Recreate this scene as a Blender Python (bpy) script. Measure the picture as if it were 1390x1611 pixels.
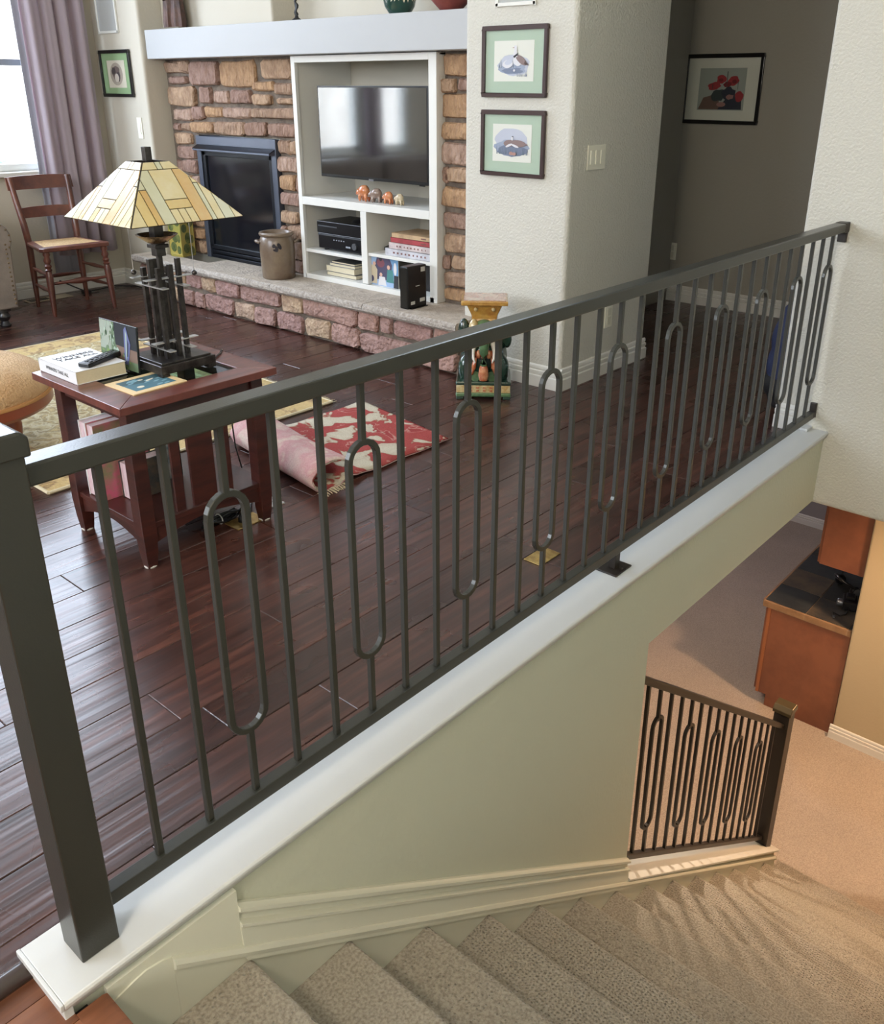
import bpy, bmesh, math, random
from mathutils import Vector, Matrix
random.seed(7)
for o in list(bpy.data.objects): bpy.data.objects.remove(o, do_unlink=True)
sc = bpy.context.scene
COL = sc.collection
def lin(r, g, b):
    def f(c):
        c /= 255.0
        return c / 12.92 if c <= .04045 else ((c + .055) / 1.055) ** 2.4
    return (f(r), f(g), f(b), 1)
# ------------------------------------------------------------------ camera
EYE = 1.398
cd = bpy.data.cameras.new('camera'); cam = bpy.data.objects.new('camera', cd); COL.objects.link(cam)
cd.sensor_fit = 'VERTICAL'; cd.sensor_height = 24.0; cd.lens = 1384.99 * 24.0 / 1611
cd.shift_x = (695 - 726.48) / 1611; cd.shift_y = (716.18 - 805.5) / 1611
cd.clip_start = .05; cd.clip_end = 200
R_ = Vector((0.649736934, -0.760132455, 0.006369263)); U_ = Vector((0.285940462, 0.252159084, 0.924474904)); F_ = Vector((0.704329446, 0.598844260, -0.381189696))
cam.matrix_world = Matrix.Translation((0, 0, EYE)) @ Matrix((R_, U_, -F_)).transposed().to_4x4()
sc.camera = cam
# ------------------------------------------------------------------ view
sc.view_settings.view_transform = 'Standard'; sc.view_settings.look = 'None'
sc.view_settings.gamma = 1; sc.view_settings.use_curve_mapping = False
sc.view_settings.exposure = 0.2
sc.cycles.max_bounces = 10; sc.cycles.diffuse_bounces = 5; sc.cycles.glossy_bounces = 4
sc.cycles.use_denoising = True; sc.cycles.sample_clamp_indirect = 6
sc.cycles.caustics_reflective = False; sc.cycles.caustics_refractive = False
# ------------------------------------------------------------------ world
w = bpy.data.worlds.new('world'); sc.world = w; w.use_nodes = True
bg = w.node_tree.nodes['Background']; bg.inputs[0].default_value = (.70, .84, 1.0, 1); bg.inputs[1].default_value = 15.0
# ------------------------------------------------------------------ lamps
def area(name, loc, target, sx, sy, power, col, spread=180):
    l = bpy.data.lights.new(name, 'AREA'); l.shape = 'RECTANGLE'; l.size = sx; l.size_y = sy
    l.energy = power; l.color = col; l.spread = math.radians(spread)
    o = bpy.data.objects.new(name, l); COL.objects.link(o); o.location = loc
    d = Vector(target) - Vector(loc)
    o.rotation_euler = d.to_track_quat('-Z', 'Y').to_euler(); return o
# daylight through the big windows behind the camera (lamps sit in their openings)
area('daylight_rear_window', (-2.66, 4.1, 1.9), (3.5, 4.1, 1.1), 2.9, 2.2, 235, (.80, .88, 1))
area('daylight_landing_window', (-2.66, 0.0, 1.65), (3, .8, .2), 1.9, 1.5, 76, (.99, .97, .92))
# sky light enters through the side windows: portals only guide the sampling
def portal(loc, target, sx, sy):
    o = area('window_portal', loc, target, sx, sy, 1, (1, 1, 1)); o.data.cycles.is_portal = True
portal((2.23, 6.68, 2.33), (2.23, 0, 2.33), 1.82, 2.93)
portal((.895, 6.68, 2.33), (.895, 0, 2.33), .47, 2.93)
# added unseen warm fill lamp over the landing, lifts side wall and steps
pl = bpy.data.lights.new('stairwell_lamp', 'POINT'); pl.energy = 112; pl.color = (1, .86, .68); pl.shadow_soft_size = .16
po_ = bpy.data.objects.new('stairwell_lamp', pl); COL.objects.link(po_); po_.location = (-1.0, .25, 2.6)
# basement lamps
def spot(name, loc, target, power, col, ang=120, rad=.05, blend=.6):
    l = bpy.data.lights.new(name, 'SPOT'); l.energy = power; l.color = col; l.spot_size = math.radians(ang)
    l.shadow_soft_size = rad; l.spot_blend = blend
    o = bpy.data.objects.new(name, l); COL.objects.link(o); o.location = loc
    d = Vector(target) - Vector(loc); o.rotation_euler = d.to_track_quat('-Z', 'Y').to_euler(); return o
WARM = (1, .62, .34)
spot('basement_downlight_bar', (5.40, .50, -.45), (4.2, .45, -3), 205, WARM, 150, .08)
spot('basement_downlight_rail', (3.60, 2.25, -.42), (3.6, 2.0, -3), 125, (1, .80, .60), 150, .05)
spot('basement_downlight_far', (7.2, 3.3, -.42), (7.2, 3.3, -3), 60, (.9, .85, .95), 150, .1)
# ------------------------------------------------------------------ materials
MATS = {}
def mat(name, col, rough=.6, metal=0, spec=.5, var=None, bump=None, coat=0, col2=None, vscale=8, stretch=None, rnd=0, hues=None):
    """procedural material: col mixed with col2 by noise (var), fine relief (bump=(scale,strength)), rnd = tone change per object"""
    if name in MATS: return MATS[name]
    m = bpy.data.materials.new(name); m.use_nodes = True; nt = m.node_tree; N = nt.nodes; L = nt.links
    b = N['Principled BSDF']; b.inputs['Roughness'].default_value = rough; b.inputs['Metallic'].default_value = metal
    b.inputs['Specular IOR Level'].default_value = spec; b.inputs['Coat Weight'].default_value = coat
    b.inputs['Coat Roughness'].default_value = .15
    tc = N.new('ShaderNodeTexCoord'); mp = N.new('ShaderNodeMapping'); L.new(tc.outputs['Object'], mp.inputs[0])
    if stretch: mp.inputs['Scale'].default_value = stretch
    src = None
    c1 = N.new('ShaderNodeRGB'); c1.outputs[0].default_value = col; src = c1.outputs[0]
    if hues:
        oi = N.new('ShaderNodeObjectInfo'); cr = N.new('ShaderNodeValToRGB'); cr.color_ramp.interpolation = 'CONSTANT'
        els = cr.color_ramp.elements
        while len(els) < len(hues): els.new(.5)
        for i, h in enumerate(hues): els[i].position = i / len(hues); els[i].color = h
        L.new(oi.outputs['Random'], cr.inputs[0]); src = cr.outputs[0]
    if col2 is not None:
        n = N.new('ShaderNodeTexNoise'); n.inputs['Scale'].default_value = vscale; n.inputs['Detail'].default_value = 6
        n.inputs['Roughness'].default_value = .65; L.new(mp.outputs[0], n.inputs['Vector'])
        r = N.new('ShaderNodeValToRGB'); r.color_ramp.elements[0].position = .38; r.color_ramp.elements[1].position = .66
        L.new(n.outputs[0], r.inputs[0]); mx = N.new('ShaderNodeMix'); mx.data_type = 'RGBA'
        mm = N.new('ShaderNodeMath'); mm.operation = 'MULTIPLY'; mm.inputs[1].default_value = 1 if var is None else var
        L.new(r.outputs[0], mm.inputs[0]); L.new(mm.outputs[0], mx.inputs['Factor']); L.new(src, mx.inputs['A'])
        mx.inputs['B'].default_value = col2; src = mx.outputs['Result']
    if rnd:
        oi = N.new('ShaderNodeObjectInfo'); mr = N.new('ShaderNodeMapRange'); mr.inputs[3].default_value = 1 - rnd; mr.inputs[4].default_value = 1 + rnd
        L.new(oi.outputs['Random'], mr.inputs[0]); hs = N.new('ShaderNodeHueSaturation'); L.new(mr.outputs[0], hs.inputs['Value'])
        L.new(src, hs.inputs['Color']); src = hs.outputs[0]
    L.new(src, b.inputs['Base Color'])
    if bump:
        n = N.new('ShaderNodeTexNoise'); n.inputs['Scale'].default_value = bump[0]; n.inputs['Detail'].default_value = 4
        L.new(mp.outputs[0] if stretch and len(bump) < 3 else tc.outputs['Object'], n.inputs['Vector'])
        bp = N.new('ShaderNodeBump'); bp.inputs['Strength'].default_value = bump[1]; bp.inputs['Distance'].default_value = .03 if 'stone' in name else .01
        L.new(n.outputs[0], bp.inputs['Height']); L.new(bp.outputs[0], b.inputs['Normal'])
    MATS[name] = m; return m
def emit_free_glass(name, tint=(1, 1, 1, 1), refl=1.0):
    if name in MATS: return MATS[name]
    m = bpy.data.materials.new(name); m.use_nodes = True; nt = m.node_tree; N = nt.nodes; L = nt.links
    N.remove(N['Principled BSDF']); out = N['Material Output']
    t = N.new('ShaderNodeBsdfTransparent'); t.inputs[0].default_value = tint
    g = N.new('ShaderNodeBsdfGlossy'); g.inputs['Roughness'].default_value = .02
    fr = N.new('ShaderNodeFresnel'); fr.inputs[0].default_value = 1.45
    mx = N.new('ShaderNodeMixShader'); ge = N.new('ShaderNodeNewGeometry'); iv = N.new('ShaderNodeMath'); iv.operation = 'SUBTRACT'; iv.inputs[0].default_value = 1; L.new(ge.outputs['Backfacing'], iv.inputs[1])
    ml = N.new('ShaderNodeMath'); ml.operation = 'MULTIPLY'; L.new(fr.outputs[0], ml.inputs[0]); L.new(iv.outputs[0], ml.inputs[1])
    L.new(ml.outputs[0], mx.inputs[0]); L.new(t.outputs[0], mx.inputs[1]); L.new(g.outputs[0], mx.inputs[2])
    L.new(mx.outputs[0], out.inputs[0]); MATS[name] = m; return m
WALLC = lin(196, 190, 176)
plaster = mat('plaster_textured', WALLC, .75, bump=(110, .5), spec=.25)
plaster_s = mat('plaster_smooth', WALLC, .7, bump=(60, .12), spec=.25)
plaster_g = mat('plaster_stairwell', lin(196, 197, 180), .7, bump=(60, .15), spec=.25)
plaster_w = mat('plaster_light', lin(206, 204, 195), .75, bump=(95, .6), spec=.25)
plaster_d = mat('plaster_grey_hall', lin(158, 154, 144), .75, bump=(60, .2), spec=.2)  # same wall paint darkened, the hallway's dim light is put into the colour
plaster_y = mat('plaster_basement', lin(186, 172, 144), .7, bump=(60, .15), spec=.2)
plaster_b = mat('plaster_grey_basement', lin(150, 146, 146), .7, bump=(60, .15), spec=.2)
ceilm = mat('ceiling_paint', lin(225, 225, 222), .9)
trimw = mat('trim_white', lin(220, 219, 214), .38, spec=.5)
capw = mat('cap_white', lin(200, 202, 203), .38)
trimc = mat('trim_cream', lin(214, 213, 198), .4, spec=.5)
cabw = mat('cabinet_white', lin(222, 222, 218), .45)
mantw = mat('mantel_white', lin(176, 178, 180), .5, bump=(40, .05))
iron = mat('railing_grey_metal', lin(56, 56, 51), .28, .3, .6, bump=(300, .04))
iron_d = mat('railing_dark_metal', lin(44, 38, 33), .4, .25, .5)
mortar = mat('mortar', lin(122, 110, 98), .95, col2=lin(92, 82, 74), vscale=20, bump=(90, .5))
stone = mat('ledge_stone', lin(170, 140, 120), .9, col2=lin(112, 80, 62), vscale=13, var=.6, stretch=(1, 1.6, .8), bump=(34, 1.0), rnd=.14,
            hues=[lin(184, 154, 130), lin(168, 138, 122), lin(190, 160, 132), lin(158, 130, 118), lin(180, 146, 112), lin(176, 150, 134)])
stone_h = mat('hearth_stone', lin(170, 140, 120), .85, col2=lin(124, 92, 78), vscale=13, var=.55, bump=(34, 1.0), rnd=.1,
            hues=[lin(178, 144, 136), lin(192, 166, 144), lin(170, 136, 130), lin(194, 168, 140), lin(176, 142, 132)])
slabm = mat('hearth_slab_stone', lin(190, 178, 164), .9, col2=lin(164, 152, 140), vscale=14, bump=(60, .4))
slabr = mat('hearth_slab_rough', lin(190, 182, 174), .95, col2=lin(150, 140, 130), vscale=60, bump=(120, 1.0))
black = mat('black_plastic', lin(18, 18, 20), .25)
blackm = mat('black_matte', lin(22, 22, 24), .6)
steel = mat('grey_steel', lin(120, 124, 132), .35, .8)
brass = mat('brass_plate', lin(196, 168, 106), .3, .8, col2=lin(150, 120, 70), vscale=30)
def boards_mat(name, c1, c2, c3, rough, bumps, spec=.5):
    m = bpy.data.materials.new(name); m.use_nodes = True; nt = m.node_tree; N = nt.nodes; L = nt.links; b = N['Principled BSDF']
    tc = N.new('ShaderNodeTexCoord'); oi = N.new('ShaderNodeObjectInfo')
    ad = N.new('ShaderNodeVectorMath'); ad.operation = 'ADD'; L.new(tc.outputs['Object'], ad.inputs[0])
    cb = N.new('ShaderNodeCombineXYZ'); mu = N.new('ShaderNodeMath'); mu.operation = 'MULTIPLY'; mu.inputs[1].default_value = 37
    L.new(oi.outputs['Random'], mu.inputs[0]); L.new(mu.outputs[0], cb.inputs[0]); L.new(mu.outputs[0], cb.inputs[2]); L.new(cb.outputs[0], ad.inputs[1])
    mp = N.new('ShaderNodeMapping'); mp.inputs['Scale'].default_value = (1.2, 14, 1); L.new(ad.outputs[0], mp.inputs[0])
    n = N.new('ShaderNodeTexNoise'); n.inputs['Scale'].default_value = 3; n.inputs['Detail'].default_value = 8; L.new(mp.outputs[0], n.inputs['Vector'])
    cr = N.new('ShaderNodeValToRGB'); e = cr.color_ramp.elements; e[0].position = .3; e[0].color = c1; e[1].position = .75; e[1].color = c3
    x = e.new(.52); x.color = c2; L.new(n.outputs[0], cr.inputs[0])
    mr = N.new('ShaderNodeMapRange'); mr.inputs[3].default_value = .72; mr.inputs[4].default_value = 1.3; L.new(oi.outputs['Random'], mr.inputs[0])
    hs = N.new('ShaderNodeHueSaturation'); L.new(mr.outputs[0], hs.inputs['Value']); L.new(cr.outputs[0], hs.inputs['Color']); L.new(hs.outputs[0], b.inputs['Base Color'])
    b.inputs['Specular IOR Level'].default_value = spec
    n2 = N.new('ShaderNodeTexNoise'); n2.inputs['Scale'].default_value = 5; mp2 = N.new('ShaderNodeMapping'); mp2.inputs['Scale'].default_value = (.25, 6, 1)
    L.new(ad.outputs[0], mp2.inputs[0]); L.new(mp2.outputs[0], n2.inputs['Vector'])
    n3 = N.new('ShaderNodeTexNoise'); n3.inputs['Scale'].default_value = 6; L.new(ad.outputs[0], n3.inputs['Vector'])
    mr2 = N.new('ShaderNodeMapRange'); mr2.inputs[3].default_value = rough - .07; mr2.inputs[4].default_value = rough + .1; L.new(n3.outputs[0], mr2.inputs[0]); L.new(mr2.outputs[0], b.inputs['Roughness'])
    bp = N.new('ShaderNodeBump'); bp.inputs['Strength'].default_value = bumps * .7; bp.inputs['Distance'].default_value = .006
    n4 = N.new('ShaderNodeTexNoise'); n4.inputs['Scale'].default_value = 1; n4.inputs['Detail'].default_value = 1; mp4 = N.new('ShaderNodeMapping'); mp4.inputs['Scale'].default_value = (1.6, 62, 1)
    L.new(ad.outputs[0], mp4.inputs[0]); L.new(mp4.outputs[0], n4.inputs['Vector'])
    fr_ = N.new('ShaderNodeMath'); fr_.operation = 'MULTIPLY'; fr_.inputs[1].default_value = 7.31; L.new(oi.outputs['Random'], fr_.inputs[0])
    f2 = N.new('ShaderNodeMath'); f2.operation = 'FRACT'; L.new(fr_.outputs[0], f2.inputs[0])
    m4 = N.new('ShaderNodeMapRange'); m4.inputs[1].default_value = .25; m4.inputs[2].default_value = .7; m4.inputs[3].default_value = .12; m4.inputs[4].default_value = .8; L.new(f2.outputs[0], m4.inputs[0])
    m5 = N.new('ShaderNodeMath'); m5.operation = 'MULTIPLY_ADD'; L.new(n4.outputs[0], m5.inputs[0]); L.new(m4.outputs[0], m5.inputs[1]); L.new(n2.outputs[0], m5.inputs[2])
    L.new(m5.outputs[0], bp.inputs['Height']); L.new(bp.outputs[0], b.inputs['Normal'])
    return m
darkwood = boards_mat('floor_dark_walnut', lin(44, 26, 22), lin(62, 36, 30), lin(86, 52, 42), .27, .3, .7)
redwood = boards_mat('floor_red_oak', lin(96, 60, 42), lin(120, 76, 54), lin(140, 94, 68), .3, .3)
mission = mat('table_mahogany', lin(74, 36, 30), .32, col2=lin(48, 24, 22), vscale=6, stretch=(1, 1, 6), bump=(20, .05), coat=.3)
mission_t = mat('table_top_mahogany', lin(112, 60, 52), .3, col2=lin(82, 42, 38), vscale=5, stretch=(1, 8, 1), coat=.4)
cherry = mat('chair_cherry_wood', lin(106, 60, 46), .35, col2=lin(72, 40, 34), vscale=8, coat=.3)
orangewood = mat('bar_cabinet_wood', lin(134, 84, 62), .35, col2=lin(108, 64, 48), vscale=2.2, stretch=(1, 1, 1), coat=.3)
def carpet_mat(name, c1, c2, dots, sc_, bumps, rows=0):
    m = bpy.data.materials.new(name); m.use_nodes = True; nt = m.node_tree; N = nt.nodes; L = nt.links; b = N['Principled BSDF']
    b.inputs['Roughness'].default_value = .95; b.inputs['Specular IOR Level'].default_value = .1
    b.inputs['Sheen Weight'].default_value = .25
    tc = N.new('ShaderNodeTexCoord'); n = N.new('ShaderNodeTexNoise'); n.inputs['Scale'].default_value = sc_; n.inputs['Detail'].default_value = 5
    L.new(tc.outputs['Object'], n.inputs['Vector'])
    cr = N.new('ShaderNodeValToRGB'); e = cr.color_ramp.elements; e[0].position = .32; e[0].color = c2; e[1].position = .62; e[1].color = c1; L.new(n.outputs[0], cr.inputs[0])
    src = cr.outputs[0]
    v = N.new('ShaderNodeTexVoronoi'); v.inputs['Scale'].default_value = 90; v.inputs['Randomness'].default_value = .35
    L.new(tc.outputs['Object'], v.inputs['Vector'])
    r2 = N.new('ShaderNodeValToRGB'); r2.color_ramp.elements[0].position = .10; r2.color_ramp.elements[1].position = .34
    L.new(v.outputs['Distance'], r2.inputs[0])
    mx = N.new('ShaderNodeMix'); mx.data_type = 'RGBA'; iv = N.new('ShaderNodeMath'); iv.operation = 'SUBTRACT'; iv.inputs[0].default_value = 1; L.new(r2.outputs[0], iv.inputs[1])
    mu = N.new('ShaderNodeMath'); mu.operation = 'MULTIPLY'; mu.inputs[1].default_value = dots; L.new(iv.outputs[0], mu.inputs[0])
    L.new(mu.outputs[0], mx.inputs['Factor']); L.new(src, mx.inputs['A']); mx.inputs['B'].default_value = tuple(x * .3 for x in c2[:3]) + (1,)
    big = N.new('ShaderNodeTexNoise'); big.inputs['Scale'].default_value = 2.5; L.new(tc.outputs['Object'], big.inputs['Vector'])
    mr = N.new('ShaderNodeMapRange'); mr.inputs[3].default_value = .86; mr.inputs[4].default_value = 1.14; L.new(big.outputs[0], mr.inputs[0])
    hs = N.new('ShaderNodeHueSaturation'); L.new(mr.outputs[0], hs.inputs['Value']); L.new(mx.outputs['Result'], hs.inputs['Color']); L.new(hs.outputs[0], b.inputs['Base Color'])
    bp = N.new('ShaderNodeBump'); bp.inputs['Strength'].default_value = bumps; bp.inputs['Distance'].default_value = .008
    ad = N.new('ShaderNodeMath'); ad.operation = 'ADD'; L.new(n.outputs[0], ad.inputs[0]); L.new(r2.outputs[0], ad.inputs[1]); L.new(ad.outputs[0], bp.inputs['Height']); L.new(bp.outputs[0], b.inputs['Normal'])
    return m
carpet = carpet_mat('stair_carpet', lin(178, 169, 156), lin(142, 133, 120), .42, 150, .7)
carpet_b = carpet_mat('basement_carpet', lin(184, 170, 156), lin(160, 146, 134), .2, 110, .5)
# ------------------------------------------------------------------ geometry collector
class G:
    def __init__(s): s.v = []; s.f = []; s.mi = []; s.cur = 0
    def add(s, vs, fs):
        k = len(s.v); s.v += [tuple(x) for x in vs]
        for f in fs: s.f.append([i + k for i in f]); s.mi.append(s.cur)
        return s
    def box(s, x0, y0, z0, x1, y1, z1):
        x0, x1 = sorted((x0, x1)); y0, y1 = sorted((y0, y1)); z0, z1 = sorted((z0, z1))
        return s.add([(x0, y0, z0), (x1, y0, z0), (x1, y1, z0), (x0, y1, z0), (x0, y0, z1), (x1, y0, z1), (x1, y1, z1), (x0, y1, z1)],
                     [(0, 3, 2, 1), (4, 5, 6, 7), (0, 1, 5, 4), (1, 2, 6, 5), (2, 3, 7, 6), (3, 0, 4, 7)])
    def prism(s, pts, ax, a, b):
        def P(p, t): return (t, p[0], p[1]) if ax == 'x' else (p[0], t, p[1]) if ax == 'y' else (p[0], p[1], t)
        n = len(pts)
        return s.add([P(p, a) for p in pts] + [P(p, b) for p in pts],
                     [tuple(range(n)), tuple(range(2 * n - 1, n - 1, -1))] + [(i, (i + 1) % n, n + (i + 1) % n, n + i) for i in range(n)])
    def sweep(s, path, sec, up=(0, 0, 1), closed=False, radii=None):
        """section (list of (a,b)) along path; a along side, b along up'"""
        path = [Vector(p) for p in path]; n = len(path); m = len(sec); vs = []
        up = Vector(up)
        for i, p in enumerate(path):
            if closed: t = path[(i + 1) % n] - path[i - 1]
            else: t = path[min(i + 1, n - 1)] - path[max(i - 1, 0)]
            t.normalize(); side = t.cross(up)
            if side.length < 1e-4: side = t.cross(Vector((1, 0, 0)) if abs(t.x) < .9 else Vector((0, 1, 0)))
            side.normalize(); u = side.cross(t).normalized(); r = radii[i] if radii else 1
            # mitre
            k = 1.0
            if 0 < i < n - 1 or closed:
                a = (path[i] - path[i - 1]).normalized(); k = 1 / max(.5, abs(a.dot(t)))
            vs += [p + side * (c[0] * r) + u * (c[1] * r * (k if radii is None and m == 4 else 1)) for c in sec]
        fs = []
        for i in range(n if closed else n - 1):
            j = (i + 1) % n
            for q in range(m): fs.append((i * m + q, i * m + (q + 1) % m, j * m + (q + 1) % m, j * m + q))
        if not closed: fs += [tuple(range(m)), tuple(range((n - 1) * m, n * m))]
        return s.add(vs, fs)
    def bar(s, p, q, w, h, up=(0, 0, 1)):
        return s.sweep([p, q], [(-w / 2, -h / 2), (w / 2, -h / 2), (w / 2, h / 2), (-w / 2, h / 2)], up)
    def tube(s, path, r, n=8, closed=False, radii=None, up=(0, 0, 1)):
        sec = [(math.cos(2 * math.pi * i / n) * r, math.sin(2 * math.pi * i / n) * r) for i in range(n)]
        return s.sweep(path, sec, up, closed, radii or [1] * len(path))
    def lathe(s, prof, c=(0, 0, 0), n=20, sq=0, axis='z'):
        vs = []; fs = []; m = len(prof)
        for r, z in prof:
            for i in range(n):
                a = 2 * math.pi * i / n; x, y = r * math.cos(a), r * math.sin(a)
                if axis == 'z': vs.append((c[0] + x, c[1] + y, c[2] + z))
                elif axis == 'x': vs.append((c[0] + z, c[1] + x, c[2] + y))
                else: vs.append((c[0] + x, c[1] + z, c[2] + y))
        for j in range(m - 1):
            for i in range(n): fs.append((j * n + i, j * n + (i + 1) % n, (j + 1) * n + (i + 1) % n, (j + 1) * n + i))
        if prof[0][0] > 1e-6: fs.append(tuple(range(n)))
        if prof[-1][0] > 1e-6: fs.append(tuple(range((m - 1) * n, m * n)))
        return s.add(vs, fs)
    def ball(s, c, r, n=12, m=8):
        r = (r, r, r) if not isinstance(r, tuple) else r
        vs = []; fs = []
        for j in range(m + 1):
            t = math.pi * j / m
            for i in range(n): a = 2 * math.pi * i / n; vs.append((c[0] + r[0] * math.sin(t) * math.cos(a), c[1] + r[1] * math.sin(t) * math.sin(a), c[2] - r[2] * math.cos(t)))
        for j in range(m):
            for i in range(n): fs.append((j * n + i, j * n + (i + 1) % n, (j + 1) * n + (i + 1) % n, (j + 1) * n + i))
        return s.add(vs, fs)
    def build(s, name, mats, parent=None, smooth=0, bevel=0, world=False, seg=2, rot=None):
        vs = s.v
        if rot is not None: vs = [tuple(rot @ Vector(v)) for v in vs]
        if parent is not None and world:
            M = parent_world(parent).inverted(); vs = [tuple(M @ Vector(v)) for v in vs]
        me = bpy.data.meshes.new(name); bm = bmesh.new()
        bv = [bm.verts.new(v) for v in vs]
        for f, mi in zip(s.f, s.mi):
            try: fc = bm.faces.new([bv[i] for i in f]); fc.material_index = mi
            except ValueError: pass
        bmesh.ops.remove_doubles(bm, verts=bm.verts, dist=1e-6)
        bmesh.ops.recalc_face_normals(bm, faces=bm.faces)
        bm.to_mesh(me); bm.free()
        for m in (mats if isinstance(mats, (list, tuple)) else [mats]): me.materials.append(m)
        if smooth:
            me.shade_smooth()
            me.set_sharp_from_angle(angle=math.radians(smooth if smooth > 1 else 40))
        o = bpy.data.objects.new(name, me); COL.objects.link(o)
        if parent is not None: o.parent = parent
        if bevel:
            md = o.modifiers.new('bevel', 'BEVEL'); md.width = bevel; md.segments = seg; md.limit_method = 'ANGLE'; md.angle_limit = math.radians(40)
        return o
def parent_world(o):
    M = Matrix.Translation(o.location) @ o.rotation_euler.to_matrix().to_4x4() @ Matrix.Diagonal((*o.scale, 1))
    return parent_world(o.parent) @ M if o.parent else M
def tag(o, label, cat, group=None, kind=None):
    o['label'] = label; o['category'] = cat
    if group: o['group'] = group
    if kind: o['kind'] = kind
    return o
def thing(name, label, cat, loc=(0, 0, 0), rz=0, group=None):
    o = bpy.data.objects.new(name, None); COL.objects.link(o); o.location = loc; o.rotation_euler = (0, 0, rz); o.empty_display_size = .1
    return tag(o, label, cat, group)
def struct(o, label=None, cat=None):
    o['kind'] = 'structure'
    if label: o['label'] = label
    if cat: o['category'] = cat
    return o
def copy_tree(o, parent=None):
    c = o.copy(); COL.objects.link(c); c.parent = parent
    for ch in list(o.children): copy_tree(ch, c)
    return c
def rbox(name, m, parent, x0, y0, z0, x1, y1, z1, bevel=.003, world=False):
    return G().box(x0, y0, z0, x1, y1, z1).build(name, m, parent, bevel=bevel, world=world)
def text_obj(name, body, size, m, parent, loc, rot, depth=.0005):
    cu = bpy.data.curves.new(name, 'FONT'); cu.body = body; cu.size = size; cu.extrude = depth; cu.align_x = 'CENTER'; cu.align_y = 'CENTER'
    t = bpy.data.objects.new(name, cu); COL.objects.link(t)
    bpy.context.view_layer.update()
    me = bpy.data.meshes.new_from_object(t.evaluated_get(bpy.context.evaluated_depsgraph_get()))
    bpy.data.objects.remove(t, do_unlink=True)
    o = bpy.data.objects.new(name, me); COL.objects.link(o); me.materials.clear(); me.materials.append(m)
    o.parent = parent; o.location = loc; o.rotation_euler = rot; return o
# ================================================================== SETTING
CEIL = 4.15; HC = 2.75; BF = -3.066; BC = -.31
RY = 1.197          # railing plane
# living room floor: dark base with every board a part
fl = struct(G().box(-2.6, 1.262, BC, 5.87, 6.5, -.014).box(3.92, -.12, BC, 5.87, 1.262, -.014).build('floor', mat('subfloor', lin(20, 12, 10), .8)), 'dark brown hand-scraped wood floor of the living room', 'floor')
rr = random.Random(3)
k = 0
y = 1.183
while y < 6.5:
    x = -2.6 + rr.uniform(0, .9) - .9
    ya, yb = max(y, 1.262) + .0006, min(y + .146, 6.49) - .0006
    while x < 5.87:
        ln = rr.choice([.9, 1.2, 1.5, 1.8]); xa, xb = max(x, -2.6) + .0005, min(x + ln, 5.86) - .0005
        if xb - xa > .08 and yb - ya > .02:
            c = .0018; dz = rr.uniform(-.0006, .0006)
            vs = [(xa, ya, -.014), (xb, ya, -.014), (xb, yb, -.014), (xa, yb, -.014), (xa, ya, -c + dz), (xb, ya, -c + dz), (xb, yb, -c + dz), (xa, yb, -c + dz),
                  (xa + c, ya + c, dz), (xb - c, ya + c, dz), (xb - c, yb - c, dz), (xa + c, yb - c, dz)]
            fs = [(0, 1, 5, 4), (1, 2, 6, 5), (2, 3, 7, 6), (3, 0, 4, 7), (4, 5, 9, 8), (5, 6, 10, 9), (6, 7, 11, 10), (7, 4, 8, 11), (8, 9, 10, 11)]
            G().add(vs, fs).build('floor_board', darkwood, fl)
        x += ln
    y += .146
# landing (red oak) with nosing at the stair head, and the dark strip where the walnut ends
ld = struct(G().box(-2.6, -1.3, -.30, .370, 1.246, -.026).build('floor', mat('subfloor', lin(20, 12, 10), .8)), 'reddish wood floor of the landing at the stair head', 'floor')
y = -1.3
while y < 1.24:
    x = -2.6 - rr.uniform(0, 1)
    while x < .36:
        ln = rr.choice([.9, 1.3, 1.6]); xa, xb = max(x, -2.6) + .0008, min(x + ln, .3450) - .0002
        if xb - xa > .05: G().box(xa, y + .0008, -.026, xb, min(y + .083, 1.245) - .0008, -.010).build('floor_board', redwood, ld)
        x += ln
    y += .083
G().prism([(.345, -.026), (.345, -.010), (.392, -.010), (.399, -.014), (.401, -.020), (.399, -.028), (.392, -.032), (.37, -.032)], 'y', -.12, 1.118).build('nosing_board', redwood, ld, smooth=1)
struct(G().tube([(-2.6, 1.252, -.002), (.33, 1.252, -.002)], .019, 12).build('trim_1', mat('nosing_dark', lin(58, 48, 46), .22, coat=.5), smooth=1), 'dark rounded edging strip where the walnut floor meets the landing', 'trim')
# ceilings
struct(G().box(-2.8, -1.5, CEIL, 4.4, 6.7, CEIL + .15).box(3.93, -.3, HC, 6.1, 3.1, HC + .1).build('ceiling', ceilm), 'flat white ceiling over the living room', 'ceiling')
struct(G().box(3.92, -2.0, BC - .02, 9.4, 5.6, BC).box(1.4, 1.262, BC - .02, 3.92, 5.6, BC).build('ceiling', ceilm), 'ceiling of the lower floor room', 'ceiling')
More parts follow.
